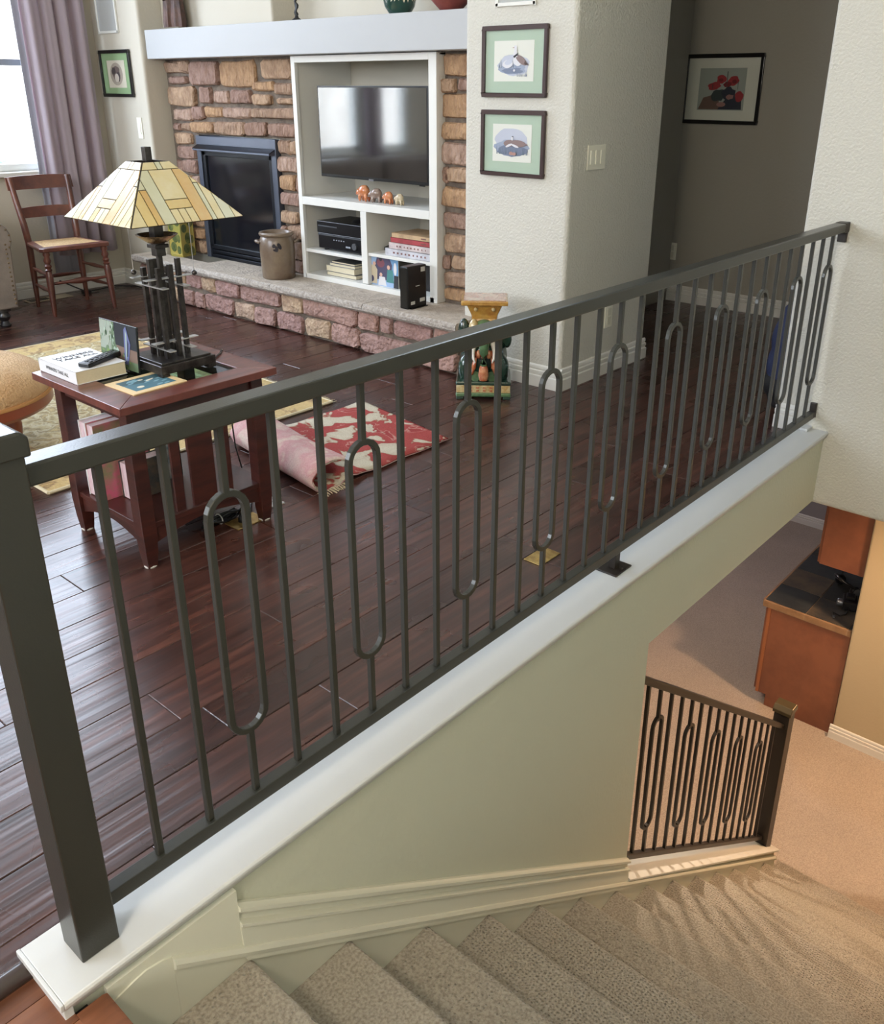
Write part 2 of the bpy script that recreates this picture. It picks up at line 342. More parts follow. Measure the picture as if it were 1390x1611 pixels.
# walls upstairs
WX = [(.66, 1.13), (1.32, 3.14)]; WZ = (.87, 3.80)
g = G(); xs = [-2.6, .10, 1.0, 1.38, 3.02, 3.75]
g.box(-2.75, 6.5, -.3, 3.75, 6.66, WZ[0]); g.box(-2.75, 6.5, WZ[1], 3.75, 6.66, CEIL)
for a, b in ((-2.75, .66), (1.13, 1.32), (3.14, 3.75)): g.box(a, 6.5, WZ[0], b, 6.66, WZ[1])
struct(g.build('wall_left', plaster_s), 'greige window wall on the far left of the living room', 'wall')
struct(G().box(3.56, 5.89, 0, 4.35, 6.5, CEIL).build('wall_back', plaster_s, bevel=.02, seg=4), 'greige wall section left of the fireplace recess holding a small framed print', 'wall')
struct(G().box(3.56, 2.385, 0, 4.395, 3.025, CEIL).build('wall_back', plaster_w, bevel=.022, seg=4), 'white textured wall block holding the two bird prints', 'wall')
struct(G().box(3.74, 4.70, 1.60, 4.35, 5.89, CEIL).build('wall_back', plaster_s, bevel=.012, seg=3), 'greige wall of the chimney breast above the mantel', 'wall')
struct(G().box(3.93, 3.02, 1.60, 4.35, 4.70, CEIL).build('wall_back', plaster_s), 'recessed wall above the built-in television cabinet', 'wall')
struct(G().box(5.87, -.14, 0, 6.02, 6.66, CEIL).build('wall_far', plaster_d), 'dark grey hallway wall holding the framed poppy print', 'wall')
struct(G().box(4.395, 3.025, 0, 5.87, 3.1, CEIL).box(4.2, 6.5, 0, 5.9, 6.66, CEIL).build('wall_hall', plaster_d), 'side wall closing the hallway behind the white wall block', 'wall')
struct(G().box(3.80, -.14, BC - .012, 3.925, 1.363, CEIL).build('wall_right', plaster_w, bevel=.018, seg=4), 'white textured wall the railing ends against, open below to the lower floor', 'wall')
g = G(); g.box(-2.75, -1.45, -.3, -2.6, 6.66, .75); g.box(-2.75, -1.45, 3.05, -2.6, 6.66, CEIL)
for a, b in ((-1.45, -.95), (.95, 2.6), (5.6, 6.66)): g.box(-2.75, a, .75, -2.6, b, 3.05)
struct(g.build('wall_rear', plaster_s), 'wall with two wide windows behind the viewpoint', 'wall')
struct(G().box(-2.75, -1.45, -.3, .42, -1.3, CEIL).box(.42, -1.45, -.3, .50, -.14, CEIL).build('wall_near', plaster_g), 'landing wall behind the viewpoint', 'wall')
struct(G().box(.42, -.26, BF, 4.32, -.14, BC - .02).box(.42, -.26, BC - .02, 3.8, -.14, CEIL).build('wall_stair_near', plaster_g), 'near side wall of the stairwell', 'wall')
struct(G().box(-2.76, -.95, .75, -2.72, .95, 3.05).box(-2.76, 2.6, .75, -2.72, 5.6, 3.05).build('window_shades', mat('shade_white', lin(230, 230, 226), .8)), 'white roller shades in the windows behind the viewpoint', 'shade')  # boards added to keep sky light from entering behind the viewpoint
struct(G().box(3.925, -.26, 0, 5.87, -.14, HC).build('wall_hall_near', plaster_s), 'near side wall of the hallway behind the right wall', 'wall')
# rear windows frames
for (a, b), nm in (((-.95, .95), 'window_3'), ((2.6, 5.6), 'window_4')):
    f = struct(G().box(-2.70, a, .75, -2.64, a + .06, 3.05).box(-2.70, b - .06, .75, -2.64, b, 3.05).box(-2.70, a, .75, -2.64, b, .81).box(-2.70, a, 2.99, -2.64, b, 3.05).box(-2.69, (a + b) / 2 - .02, .75, -2.65, (a + b) / 2 + .02, 3.05).build(nm, trimw), 'white framed window in the wall behind the viewpoint', 'window')
# stair wall, beam and cap
struct(G().prism([(.345, -3.07), (2.31, -3.07), (2.31, -.31), (3.8, -.31), (3.8, -.012), (.345, -.012)], 'y', 1.135, 1.262).build('wall_stair', plaster_g), 'sage white stairwell wall and beam under the railing', 'wall')
capp = [(0, 0)]
g = G()
prof = [(1.121, .028), (1.117, .024), (1.117, .017), (1.121, .014), (1.123, .008), (1.127, -.002), (1.134, -.008), (1.134, -.012), (1.262, -.012), (1.262, -.001), (1.276, .001), (1.276, .024), (1.272, .028)]
g.prism(prof, 'x', .331, 3.80)
g.prism([(1.118, .014), (1.118, .028), (1.275, .028), (1.275, .014)], 'x', .3240, .331)
g.prism([(1.120, -.024), (1.124, .014), (1.270, .014), (1.270, -.024)], 'x', .329, .345)
struct(g.build('trim_2', capw, smooth=30, bevel=.0015), 'long white ledge cap under the railing', 'trim')
rbox('trim_block', capw, None, 3.735, 1.19, .028, 3.80, 1.272, .040, .003); struct(bpy.data.objects['trim_block'], 'small raised white cap piece where the ledge meets the right wall', 'trim')
# proud blank panel at the head of the skirting
SL = -.742
struct(G().prism([(.401, -.012), (.665, -.012), (.665, -.170), (.53, -.08), (.401, -.06)], 'y', 1.123, 1.135).build('trim_3', trimc), 'flat cream board closing the top end of the stair skirting', 'trim')
def along(prof, x0, x1, zf, y0=1.135):
    """moulding section (dy, dz) extruded along the stair slope between x0 and x1; zf(x) = height of the section origin"""
    g = G(); n = len(prof)
    vs = [(x, y0 - p[0], zf(x) + p[1]) for x in (x0, x1) for p in prof]
    return g.add(vs, [tuple(range(n)), tuple(range(n, 2 * n))] + [(i, (i + 1) % n, n + (i + 1) % n, n + i) for i in range(n)])
line = lambda c: (lambda x: c + SL * (x - .665))
sk = [(0, -.142), (.024, -.142), (.024, -.126), (.018, -.118), (.014, -.060), (.020, -.056), (.020, -.048), (.008, -.043), (.006, -.032), (.014, -.020), (.020, -.016), (.020, -.006), (.010, -.002), (.008, 0), (0, 0)]
struct(along(sk, .665, 2.31, line(-.047)).build('baseboard_stair', trimc, smooth=25), 'cream moulded baseboard running down the stairwell wall', 'baseboard')
# skirt board with bead
g = along([(0, -.42), (.016, -.42), (.016, -.140), (.024, -.132), (.026, -.120), (.022, -.110), (.010, -.108), (0, -.106)], .52, 4.22, line(-.047))
g.prism([(.392, -.40), (.392, -.05), (.44, -.038), (.47, -.033), (.505, -.040), (.5199, -.050), (.5199, -.40)], 'y', 1.1195, 1.135)
struct(g.build('trim_4', trimc, smooth=25), 'cream skirt board with a beaded top edge beside the carpeted steps', 'trim')
# lower knee wall + sloping cap
kz = lambda x: -1.368 - .722 * (x - 2.32)
struct(G().prism([(2.31, BF), (4.245, BF), (4.245, kz(4.245) - .03), (2.31, kz(2.31) - .03)], 'y', 1.135, 1.262).build('wall_knee', plaster_y), 'low sloping wall under the lower railing', 'wall')
cp = [(1.276, -.024), (1.276, 0), (1.120, 0), (1.112, -.004), (1.112, -.012), (1.118, -.016), (1.122, -.026), (1.130, -.034), (1.262, -.034)]
n = len(cp); vs = [(x, p[0], kz(x) + p[1]) for x in (2.312, 4.262) for p in cp]
struct(G().add(vs, [tuple(range(n)), tuple(range(n, 2 * n))] + [(i, (i + 1) % n, n + (i + 1) % n, n + i) for i in range(n)]).build('trim_5', trimw, smooth=25), 'white sloping ledge cap under the lower railing', 'trim')
# ------------------------------------------------------------------ stairs
st = thing('staircase', 'beige carpeted straight staircase going down beside the sage wall', 'stairs', (.4, .5, BF))
for i in range(1, 16):
    xn = .683 + .258 * (i - 1); zn = -.010 - .191 * i; xb = xn - .258 + (-.02 if i == 1 else 0); r = .021
    pts = [(xb - .04, zn - .19), (xb - .04, zn)]
    pts += [(xn - r + r * math.sin(a), zn - r + r * math.cos(a)) for a in [math.pi * q / 8 for q in range(0, 8)]]
    pts += [(xn - .030, zn - 2 * r - .004), (xn - .036, max(zn - .191, BF))]
    if i == 15: pts[-1] = (xn - .036, BF); pts[0] = (xb - .04, BF)
    G().prism(pts, 'y', -.135, 1.1185).build('step', carpet, st, smooth=50, world=True)
G().prism([(.386, -.20), (.386, -.034), (.368, -.034), (.368, -.20)], 'y', -.135, 1.1185).build('riser', carpet, st, world=True)
# ------------------------------------------------------------------ lower floor
struct(G().box(1.4, -2.0, BF - .1, 9.4, 5.6, BF).build('floor', carpet_b), 'pinkish beige carpet of the lower floor', 'floor')
struct(G().box(5.86, -2.0, BF, 9.4, 1.33, BC - .02).build('wall_bar', plaster_y, bevel=.015, seg=3), 'warm lit wall of the lower room beside the bar cabinet', 'wall')
struct(G().box(9.25, 1.33, BF, 9.4, 5.6, BC - .02).build('wall_lower_far', plaster_b), 'grey far wall of the lower room', 'wall')
struct(G().box(1.4, 5.5, BF, 9.25, 5.6, BC - .02).box(1.4, 1.262, BF, 1.5, 5.5, BC - .02).box(4.32, -2.0, BF, 5.86, -1.9, BC - .02).box(4.22, -1.9, BF, 4.32, -.26, BC - .02).build('wall_lower_side', plaster_b), 'grey side walls of the lower room', 'wall')
bbp = [(0, 0), (.019, 0), (.019, .058), (.009, .061), (.009, .066), (.015, .070), (.015, .084), (.006, .087), (.006, .092), (.010, .096), (.008, .108), (.003, .114), (0, .114)]
def baseboard(name, p, q, nrm, z, label, m=None):
    """profile (out, up) along p->q with outward normal nrm"""
    n = len(bbp); vs = [(a[0] + nrm[0] * o, a[1] + nrm[1] * o, z + u) for a in (p, q) for o, u in bbp]
    o = G().add(vs, [tuple(range(n)), tuple(range(n, 2 * n))] + [(i, (i + 1) % n, n + (i + 1) % n, n + i) for i in range(n)]).build(name, m or trimw, smooth=25)
    return struct(o, label, 'baseboard')
baseboard('baseboard_white_wall', (3.56, 2.369), (3.56, 2.93), (-1, 0), 0, 'white baseboard under the two bird prints')
baseboard('baseboard_beige_wall', (3.544, 2.385), (4.40, 2.385), (0, -1), 0, 'white baseboard along the beige side of the wall block')
baseboard('baseboard_hall', (5.87, 1.0), (5.87, 3.03), (-1, 0), 0, 'white baseboard along the dark hallway wall')
baseboard('baseboard_left', (-2.6, 6.5), (3.56, 6.5), (0, -1), 0, 'white baseboard under the window and curtain')
baseboard('baseboard_back', (3.56, 6.1), (3.56, 6.5), (-1, 0), 0, 'short white baseboard between window wall and hearth')
baseboard('baseboard_right', (3.80, 1.276), (3.80, 1.363), (-1, 0), 0, 'short white baseboard at the end of the right wall')
baseboard('baseboard_bar', (5.86, -1.9), (5.86, 1.345), (-1, 0), BF, 'cream baseboard under the warm lit lower wall')
baseboard('baseboard_lower_far', (9.25, 1.33), (9.25, 5.5), (-1, 0), BF, 'cream baseboard of the far lower wall')
# ------------------------------------------------------------------ windows in wall_left
glass = emit_free_glass('window_glass')
for i, (a, b) in enumerate(WX):
    n = 2 if i == 0 else 1
    W = struct(G().box(a, 6.52, WZ[0], a + .05, 6.60, WZ[1]).box(b - .05, 6.52, WZ[0], b, 6.60, WZ[1]).box(a, 6.52, WZ[0], b, 6.60, WZ[0] + .05).box(a, 6.52, WZ[1] - .05, b, 6.60, WZ[1]).build('window_%d' % n, trimw, bevel=.004),
               'white framed sash window behind the mauve curtain' if n == 1 else 'narrow white sash window further left along the window wall', 'window')
    G().box(a + .05, 6.535, 1.545, b - .05, 6.575, 1.585).build('meeting_rail', mat('sash_grey', lin(130, 134, 142), .4), W)
    G().box(a + .05, 6.553, WZ[0] + .05, b - .05, 6.557, 1.545).build('pane', glass, W)
    G().box(a + .05, 6.553, 1.585, b - .05, 6.557, WZ[1] - .05).build('pane', emit_free_glass('screened_glass', (.86, .84, .84, 1)), W)
    G().box(a - .04, 6.44, WZ[0] - .03, b + .04, 6.52, WZ[0]).build('window_sill', trimw, W, bevel=.005)
# outside: patio, board fence, covered patio chair
struct(G().box(-6, 6.7, -.25, 9, 14, -.15).build('ground_outside', mat('patio_concrete', lin(190, 186, 180), .9)), 'pale concrete patio outside the window', 'ground')
fe = thing('board_fence', 'pale wooden board fence outside the window', 'fence', (1, 10.0, -.15))
fm = mat('fence_wood', lin(226, 216, 206), .8, col2=lin(190, 178, 168), vscale=4, rnd=.12)
for i in range(28): G().box(-3.4 + i * .30, 10.0, -.15, -3.4 + i * .30 + .285, 10.03, 2.3 + .01 * (i % 3)).build('fence_board', fm, fe, world=True)
G().box(-3.4, 10.03, .3, 5.0, 10.07, .39).box(-3.4, 10.03, 1.8, 5.0, 10.07, 1.89).build('fence_rail', fm, fe, world=True)
# ================================================================== RAILING (main)
def loop_pts(xc, zt, zb, hw, n=10, shear=0):
    P = []
    for i in range(n + 1):
        a = math.pi * i / n; P.append((xc + hw * math.cos(a), zt - hw + hw * math.sin(a)))
    for i in range(n + 1):
        a = math.pi + math.pi * i / n; P.append((xc + hw * math.cos(a), zb + hw + hw * math.sin(a)))
    return [(p[0], 0, p[1] + shear * (p[0] - xc)) for p in P]
S = .0128
sq = [(-S / 2, -S / 2), (S / 2, -S / 2), (S / 2, S / 2), (-S / 2, S / 2)]
rail = thing('stair_railing', 'long dark grey metal railing with looped balusters on the white ledge', 'railing', (.421, RY, .028))
ZT, ZB = .887, .113
post = G().box(.387, 1.163, .028, .455, 1.231, .945).build('post', iron, rail, world=True, bevel=.003)
G().prism([(.380, .938), (.462, .938), (.462, .966), (.452, .976), (.390, .976), (.380, .966)], 'y', 1.156, 1.238).build('post_cap', iron, rail, world=True, bevel=.004)
G().box(.455, 1.173, ZT, 3.745, 1.221, ZT + .034).build('handrail', iron, rail, world=True, bevel=.004)
G().box(.455, 1.183, ZB - .030, 3.765, 1.211, ZB).build('bottom_rail', iron, rail, world=True, bevel=.002)
me_b = me_l = None
for k in range(30):
    x = .566 + .1075 * k
    if k % 3 == 2:
        if me_l is None:
            g = G(); g.sweep(loop_pts(0, .765 - S / 2, .253 + S / 2, .0385), sq, (0, 1, 0), closed=True)
            g.box(-S / 2, -S / 2, .765 - S, S / 2, S / 2, ZT); g.box(-S / 2, -S / 2, ZB, S / 2, S / 2, .253 + S)
            o = g.build('looped_baluster', iron, rail, bevel=.0012, seg=1); me_l = o
        else: o = me_l.copy(); COL.objects.link(o)
    else:
        if me_b is None: o = G().box(-S / 2, -S / 2, ZB, S / 2, S / 2, ZT).build('baluster', iron, rail, bevel=.0012, seg=1); me_b = o
        else: o = me_b.copy(); COL.objects.link(o)
    o.location = (x - .421, 0, -.028)
    # welded collar at the foot
fb = G().box(2.095, 1.160, .028, 2.188, 1.236, .034).box(2.128, 1.185, .034, 2.156, 1.209, .084).build('foot_bracket', iron_d, rail, world=True, bevel=.002)
G().lathe([(.007, 0), (.007, .004), (.003, .006)], (2.142, 1.170, .034), 8).build('screw', iron_d, fb, world=True)
G().box(3.745, 1.175, ZT - .005, 3.80, 1.219, ZT + .036).box(3.782, 1.178, ZT - .045, 3.80, 1.214, ZT).build('wall_bracket', iron_d, rail, world=True, bevel=.003)
G().box(3.765, 1.184, ZB - .03, 3.80, 1.212, ZB - .002).box(3.785, 1.184, ZB - .03, 3.80, 1.212, ZB + .035).build('wall_bracket', iron_d, rail, world=True, bevel=.003)
# lower railing
lr = thing('stair_railing', 'short dark sloping railing beside the lower steps, seen through the opening', 'railing', (4.17, RY, kz(4.17)))
tz = lambda x: -.560 + SL * (x - 2.46); bz = lambda x: kz(x) + .062
def slope_bar(x0, x1, zf, w, h, name):
    vs = [(x, RY + sy * w / 2, zf(x) + sz) for x in (x0, x1) for sy, sz in ((-1, 0), (1, 0), (1, h), (-1, h))]
    G().add(vs, [(0, 1, 2, 3), (4, 5, 6, 7), (0, 1, 5, 4), (1, 2, 6, 5), (2, 3, 7, 6), (3, 0, 4, 7)]).build(name, iron_d, lr, world=True, bevel=.003)
slope_bar(2.32, 4.14, lambda x: tz(x) - .035, .046, .035, 'handrail'); slope_bar(2.32, 4.14, lambda x: bz(x) - .028, .028, .028, 'bottom_rail')
G().box(4.122, 1.154, kz(4.21) - .03, 4.210, 1.240, -1.72).build('post', iron_d, lr, world=True, bevel=.003)
G().prism([(4.114, -1.735), (4.218, -1.735), (4.218, -1.715), (4.196, -1.690), (4.136, -1.690), (4.114, -1.715)], 'y', 1.146, 1.248).build('post_cap', mat('post_cap_bronze', lin(84, 72, 50), .35, .5), lr, world=True, bevel=.003)
for k in range(16):
    x = 2.475 + .1035 * k; g = G(); zt, zb = tz(x) - .03, bz(x) - .004
    if k % 3 == 1:
        lt, lb = zt - .135, zb + .135
        g.sweep([(p[0] + x, RY, p[2]) for p in loop_pts(0, lt, lb, .036, 8, 0)], sq, (0, 1, 0), closed=True)
        g.box(x - S / 2, RY - S / 2, lt - S, x + S / 2, RY + S / 2, zt).box(x - S / 2, RY - S / 2, zb, x + S / 2, RY + S / 2, lb + S)
        g.build('looped_baluster', iron_d, lr, world=True)
    else: g.box(x - S / 2, RY - S / 2, zb, x + S / 2, RY + S / 2, zt).build('baluster', iron_d, lr, world=True)
# ================================================================== FIREPLACE
ST = [(5.886,5.602,1.583,1.505),(5.577,5.255,1.578,1.432),(5.25,4.876,1.576,1.419),(4.818,4.522,1.576,1.466),(5.837,5.631,1.487,1.436),(4.919,4.711,1.454,1.394),(4.686,4.516,1.448,1.374),(5.859,5.548,1.424,1.296),(5.501,5.367,1.422,1.318),(5.341,5.18,1.401,1.318),(5.154,4.934,1.4,1.315),(4.915,4.742,1.383,1.313),(4.678,4.524,1.361,1.321),(5.834,5.611,1.284,1.2),(5.6,5.471,1.302,1.213),(5.464,5.267,1.301,1.231),(5.256,4.956,1.298,1.228),(4.947,4.514,1.3,1.236),(5.843,5.769,1.184,1.135),(5.761,5.644,1.187,1.135),(5.631,5.357,1.202,1.129),(5.35,5.027,1.213,1.121),(5.021,4.8,1.213,1.124),(4.794,4.517,1.213,1.132),(5.853,5.645,1.127,1.047),(5.849,5.623,1.036,0.95),(5.861,5.787,0.939,0.86),(5.782,5.615,0.945,0.856),(4.707,4.586,1.114,1.029),(4.575,4.512,1.114,1.027),(4.707,4.511,1.015,0.925),(4.702,4.552,0.905,0.811),(4.545,4.502,0.908,0.801),(4.703,4.505,0.803,0.722),(4.712,4.552,0.688,0.602),(4.713,4.658,0.589,0.495),(4.648,4.502,0.6,0.506),(4.702,4.51,0.494,0.376),(4.697,4.631,0.36,0.286),(4.618,4.507,0.375,0.293),(3.319,3.164,1.251,1.161),(3.32,3.163,1.149,1.042),(3.314,3.28,1.026,0.941),(3.27,3.162,1.026,0.951),(3.309,3.161,0.924,0.817),(3.303,3.16,0.796,0.704),(3.307,3.16,0.682,0.575),(3.316,3.261,0.555,0.478),(3.252,3.159,0.56,0.488),(3.295,3.158,0.472,0.391),(3.304,3.157,0.38,0.305),(3.307,3.167,1.583,1.472),(3.319,3.224,1.463,1.397),(3.211,3.166,1.463,1.401),(3.333,3.165,1.395,1.269)]
fw = struct(G().box(3.735, 4.49, .29, 3.90, 4.70, 1.60).box(3.735, 5.575, .29, 3.90, 5.89, 1.60).box(3.735, 4.70, 1.118, 3.90, 5.575, 1.60).box(3.735, 3.02, .29, 3.90, 3.31, 1.60).build('wall_fireplace', mortar), 'stone faced chimney wall around the fireplace', 'wall')
def stone_obj(parent, y0, y1, z0, z1, xf, xb, m, r):
    """irregular block with its face towards -X"""
    cy, cz = (y0 + y1) / 2, (z0 + z1) / 2; hy, hz = abs(y1 - y0) / 2, abs(z1 - z0) / 2
    per = []
    for (u, v) in ((-1, -.72), (-1, .70), (-.86, 1), (.1, 1), (.84, 1), (1, .74), (1, -.76), (.86, -1), (-.08, -1), (-.84, -1)):
        ju = r.uniform(-.12, .08) * min(1, .05 / hy * 1.2); jv = r.uniform(-.18, .10) * min(1, .04 / hz * 1.1)
        per.append((cy + hy * (u * (1 + ju)), cz + hz * (v * (1 + jv))))
    n = len(per); x = xf + r.uniform(-.012, .010); vs = []
    vs += [(xb, p[0], p[1]) for p in per]
    vs += [(x + .012, p[0], p[1]) for p in per]
    vs += [(x + r.uniform(-.004, .004), cy + (p[0] - cy) * (1 - .007 / hy), cz + (p[1] - cz) * (1 - .007 / hz)) for p in per]
    vs += [(x - r.uniform(.001, .010), cy + (p[0] - cy) * r.uniform(.3, .7), cz + (p[1] - cz) * r.uniform(.3, .7)) for p in per[::2]]
    fs = []
    for L_ in (0, 1): fs += [(L_ * n + i, L_ * n + (i + 1) % n, (L_ + 1) * n + (i + 1) % n, (L_ + 1) * n + i) for i in range(n)]
    for i in range(n // 2):
        a = 3 * n + i; b = 3 * n + (i + 1) % (n // 2)
        fs += [(2 * n + 2 * i, 2 * n + 2 * i + 1, a), (2 * n + 2 * i + 1, 2 * n + (2 * i + 2) % n, b, a)]
    fs.append(tuple(3 * n + i for i in range(n // 2)))
    return G().add(vs, fs).build('stone', m, parent, smooth=28)
r5 = random.Random(5)
for (ya, yb, za, zb) in ST:
    if yb < 3.25 and ya < 3.4: yb = 3.035 if yb < 3.2 else yb
    stone_obj(fw, yb, ya, zb, za, 3.708, 3.745, stone, r5)
# left column behind the lamp
z = .30
while z < .84:
    h = r5.uniform(.08, .11); y0 = 5.59
    while y0 < 5.85:
        w_ = r5.uniform(.09, .2); stone_obj(fw, y0, min(y0 + w_, 5.88) - .012, z, z + h - .012, 3.708, 3.745, stone, r5); y0 += w_
    z += h
hearth = thing('hearth', 'raised stone hearth bench with pale slab top below the fireplace', 'hearth', (3.55, 4.4, 0))
G().box(3.43, 2.95, 0, 3.70, 5.86, .237).box(3.43, 5.86, 0, 3.55, 6.02, .237).build('mortar_core', mortar, hearth, world=True)
def course(ys, z0, z1):
    for a, b in zip(ys, ys[1:]):
        o = stone_obj(hearth, b + .008, a - .008, z0 + r5.uniform(0, .008), z1 + r5.uniform(-.012, .004), 3.408, 3.44, stone_h, r5)
        M = parent_world(hearth).inverted()
        for v in o.data.vertices: v.co = M @ v.co
course([6.03, 5.86, 5.64, 5.442, 5.251, 5.083, 4.816, 4.4, 4.187, 3.704, 3.529, 3.421, 3.121, 2.94], .125, .236)
course([6.03, 5.80, 5.55, 5.349, 5.229, 4.902, 4.676, 4.45, 4.187, 3.936, 3.68, 3.216, 2.94], .002, .118)
for a, b in ((2.92, 3.62), (3.62, 4.45), (4.45, 4.66), (4.66, 5.35), (5.35, 6.05)):
    xr = 3.735 if b < 5.9 else 3.555
    n = max(4, int((b - a) / .05)); g = G()
    ys = [a + .0015 + (b - a - .003) * i / n for i in range(n + 1)]
    g.box(3.385, ys[0], .238, xr, ys[-1], .290)
    s_ = g.build('hearth_slab', slabm, hearth, world=True, bevel=.002)
    # rough split front edge
    g = G(); vs = []; fs = []
    for i, yy in enumerate(ys):
        for zz, dx in ((.239, 0), (.252, .010), (.268, .012), (.282, .007), (.2895, 0)):
            vs.append((3.386 - dx - r5.uniform(0, .007) * (dx > 0), yy, zz))
    for i in range(n):
        for q in range(4): fs.append((i * 5 + q, (i + 1) * 5 + q, (i + 1) * 5 + q + 1, i * 5 + q + 1))
    g.add(vs, fs).build('rough_edge', slabr, s_).location = -Vector(hearth.location)
mt = tag(G().box(3.592, 3.028, 1.592, 3.735, 5.882, 1.77).box(3.735, 3.028, 1.74, 3.928, 4.69, 1.77).build('mantel_shelf', mantw, bevel=.004), 'long thick white mantel shelf above the stone fireplace', 'mantel')
# insert
fp = thing('fireplace_insert', 'black metal fireplace insert with glass front and angled hood', 'fireplace', (3.72, 5.14, .29))
slate = mat('fire_frame_metal', lin(92, 98, 112), .35, .6); dk = mat('fire_black_metal', lin(30, 33, 40), .35, .5)
G().box(3.698, 4.706, .2905, 3.74, 4.752, 1.113).box(3.698, 5.523, .2905, 3.74, 5.569, 1.113).box(3.698, 4.752, 1.055, 3.74, 5.523, 1.113).build('frame', slate, fp, world=True, bevel=.003)
G().prism([(3.70, 1.054), (3.655, 1.030), (3.655, 1.018), (3.70, 1.018)], 'y', 4.72, 5.555).build('hood', slate, fp, world=True, bevel=.002)
G().prism([(3.698, 1.056), (3.654, 1.032), (3.656, 1.028), (3.70, 1.050)], 'y', 4.715, 5.56).build('hood_lip', dk, fp, world=True)
G().box(3.705, 4.752, .37, 3.74, 4.79, 1.018).box(3.705, 5.485, .37, 3.74, 5.523, 1.018).box(3.705, 4.752, .985, 3.74, 5.523, 1.018).box(3.705, 4.752, .2905, 3.74, 5.523, .315).box(3.712, 4.752, .325, 3.74, 5.523, .345).box(3.705, 4.752, .355, 3.74, 5.523, .385).build('door_frame', dk, fp, world=True, bevel=.003)
G().box(3.716, 4.79, .385, 3.722, 5.485, .985).build('glass', mat('fire_glass', lin(16, 19, 26), .12, 0, .8), fp, world=True)
G().box(3.74, 4.72, .30, 4.1, 5.56, 1.06).build('firebox', blackm, fp, world=True)
# ------------------------------------------------------------------ built-in cabinet
cb = thing('built_in_cabinet', 'white built-in media cabinet with open shelves right of the fireplace', 'cabinet', (3.9, 3.88, .29))
Y0, Y1, XF, XB = 3.308, 4.458, 3.673, 4.12
def cbox(n, *a, m=cabw, bv=.002): return G().box(*a).build(n, m, cb, world=True, bevel=bv)
cbox('side_panel', XF, Y1 - .020, .291, XB, Y1, 1.588); cbox('side_panel', XF, Y0, .291, XB, Y0 + .020, 1.588)
cbox('back_panel', XB, Y0, .291, XB + .02, Y1, 1.588, m=plaster_s); cbox('top_panel', XF + .02, Y0, 1.575, XB, Y1, 1.589)
cbox('face_stile', XF - .012, Y1 - .030, .291, XF + .012, Y1 + .004, 1.588); cbox('face_stile', XF - .012, Y0 - .004, .291, XF + .012, Y0 + .052, 1.588)
cbox('face_rail', XF - .012, Y0 + .052, 1.552, XF + .012, Y1 - .030, 1.588)
cbox('shelf', XF - .012, Y0 + .052, .748, XB, Y1 - .030, .795); cbox('divider', XF - .012, 3.862, .325, XB, 3.912, .748)
cbox('shelf', XF - .004, 3.912, .457, XB, Y1 - .020, .477); cbox('shelf', XF - .004, Y0 + .020, .494, XB, 3.862, .512)
cbox('shelf', XF - .012, Y0 + .02, .291, XB, Y1 - .02, .322)
# ================================================================== PRINTS AND FRAMES
def flat(name, parent, T, polys, mats, lift=.0004):
    """flat printed shapes: polys = [(mat index, [(u,v)...])], T(u,v,d) -> point"""
    g = G()
    for i, (mi, pts) in enumerate(polys):
        g.cur = mi; d = lift * (1 + i * .25); g.add([T(u, v, d) for u, v in pts], [tuple(range(len(pts)))])
    return g.build(name, mats, parent, world=True)
def ell(cx, cy, a, b, n=14, rot=0, jit=0, r=random.Random(1)):
    P = []
    for i in range(n):
        t = 2 * math.pi * i / n; k = 1 + r.uniform(-jit, jit); x, y = a * math.cos(t) * k, b * math.sin(t) * k
        P.append((cx + x * math.cos(rot) - y * math.sin(rot), cy + x * math.sin(rot) + y * math.cos(rot)))
    return P
def pm(r, g, b): return mat('print_%d_%d_%d' % (r, g, b), lin(r, g, b), .6)
def picture(name, label, X, y0, y1, z0, z1, fwid, fmat, matte, pr, paper, polys, pmats, group=None, thick=.02):
    """framed print on a wall facing -X; pr = print rectangle in fractions (u0,u1,v0,v1), u runs to the viewer's right"""
    t = thing(name, label, 'picture', (X, (y0 + y1) / 2, z0), 0, group)
    W, H = y1 - y0, z1 - z0
    g = G(); xf = X - thick
    for a in ((y0, y1, z0, z0 + fwid), (y0, y1, z1 - fwid, z1), (y0, y0 + fwid, z0 + fwid, z1 - fwid), (y1 - fwid, y1, z0 + fwid, z1 - fwid)):
        g.box(xf, a[0], a[2], X - .001, a[1], a[3])
    g.build('frame', fmat, t, world=True, bevel=.003)
    G().box(X - .009, y0 + fwid - .002, z0 + fwid - .002, X - .002, y1 - fwid + .002, z1 - fwid + .002).build('mount', matte, t, world=True)
    T = lambda u, v, d: (X - .009 - d, y1 - u * W, z0 + v * H)
    u0, u1, v0, v1 = pr
    G().box(X - .0105, y1 - u1 * W, z0 + v0 * H, X - .0085, y1 - u0 * W, z0 + v1 * H).build('paper', paper, t, world=True)
    T2 = lambda u, v, d: (X - .0106 - d, y1 - (u0 + u * (u1 - u0)) * W, z0 + (v0 + v * (v1 - v0)) * H)
    if polys: flat('print', t, T2, polys, pmats)
    G().box(X - .0145, y0 + fwid - .001, z0 + fwid - .001, X - .0135, y1 - fwid + .001, z1 - fwid + .001).build('glass', emit_free_glass('picture_glass'), t, world=True)
    return t
fr_brown = mat('frame_brown', lin(58, 38, 38), .3, coat=.3); fr_black = mat('frame_black', lin(20, 18, 18), .3, coat=.3)
mgreen = mat('mount_green', lin(172, 192, 174), .8); paper = mat('print_paper', lin(222, 224, 216), .8)
ra = random.Random(11)
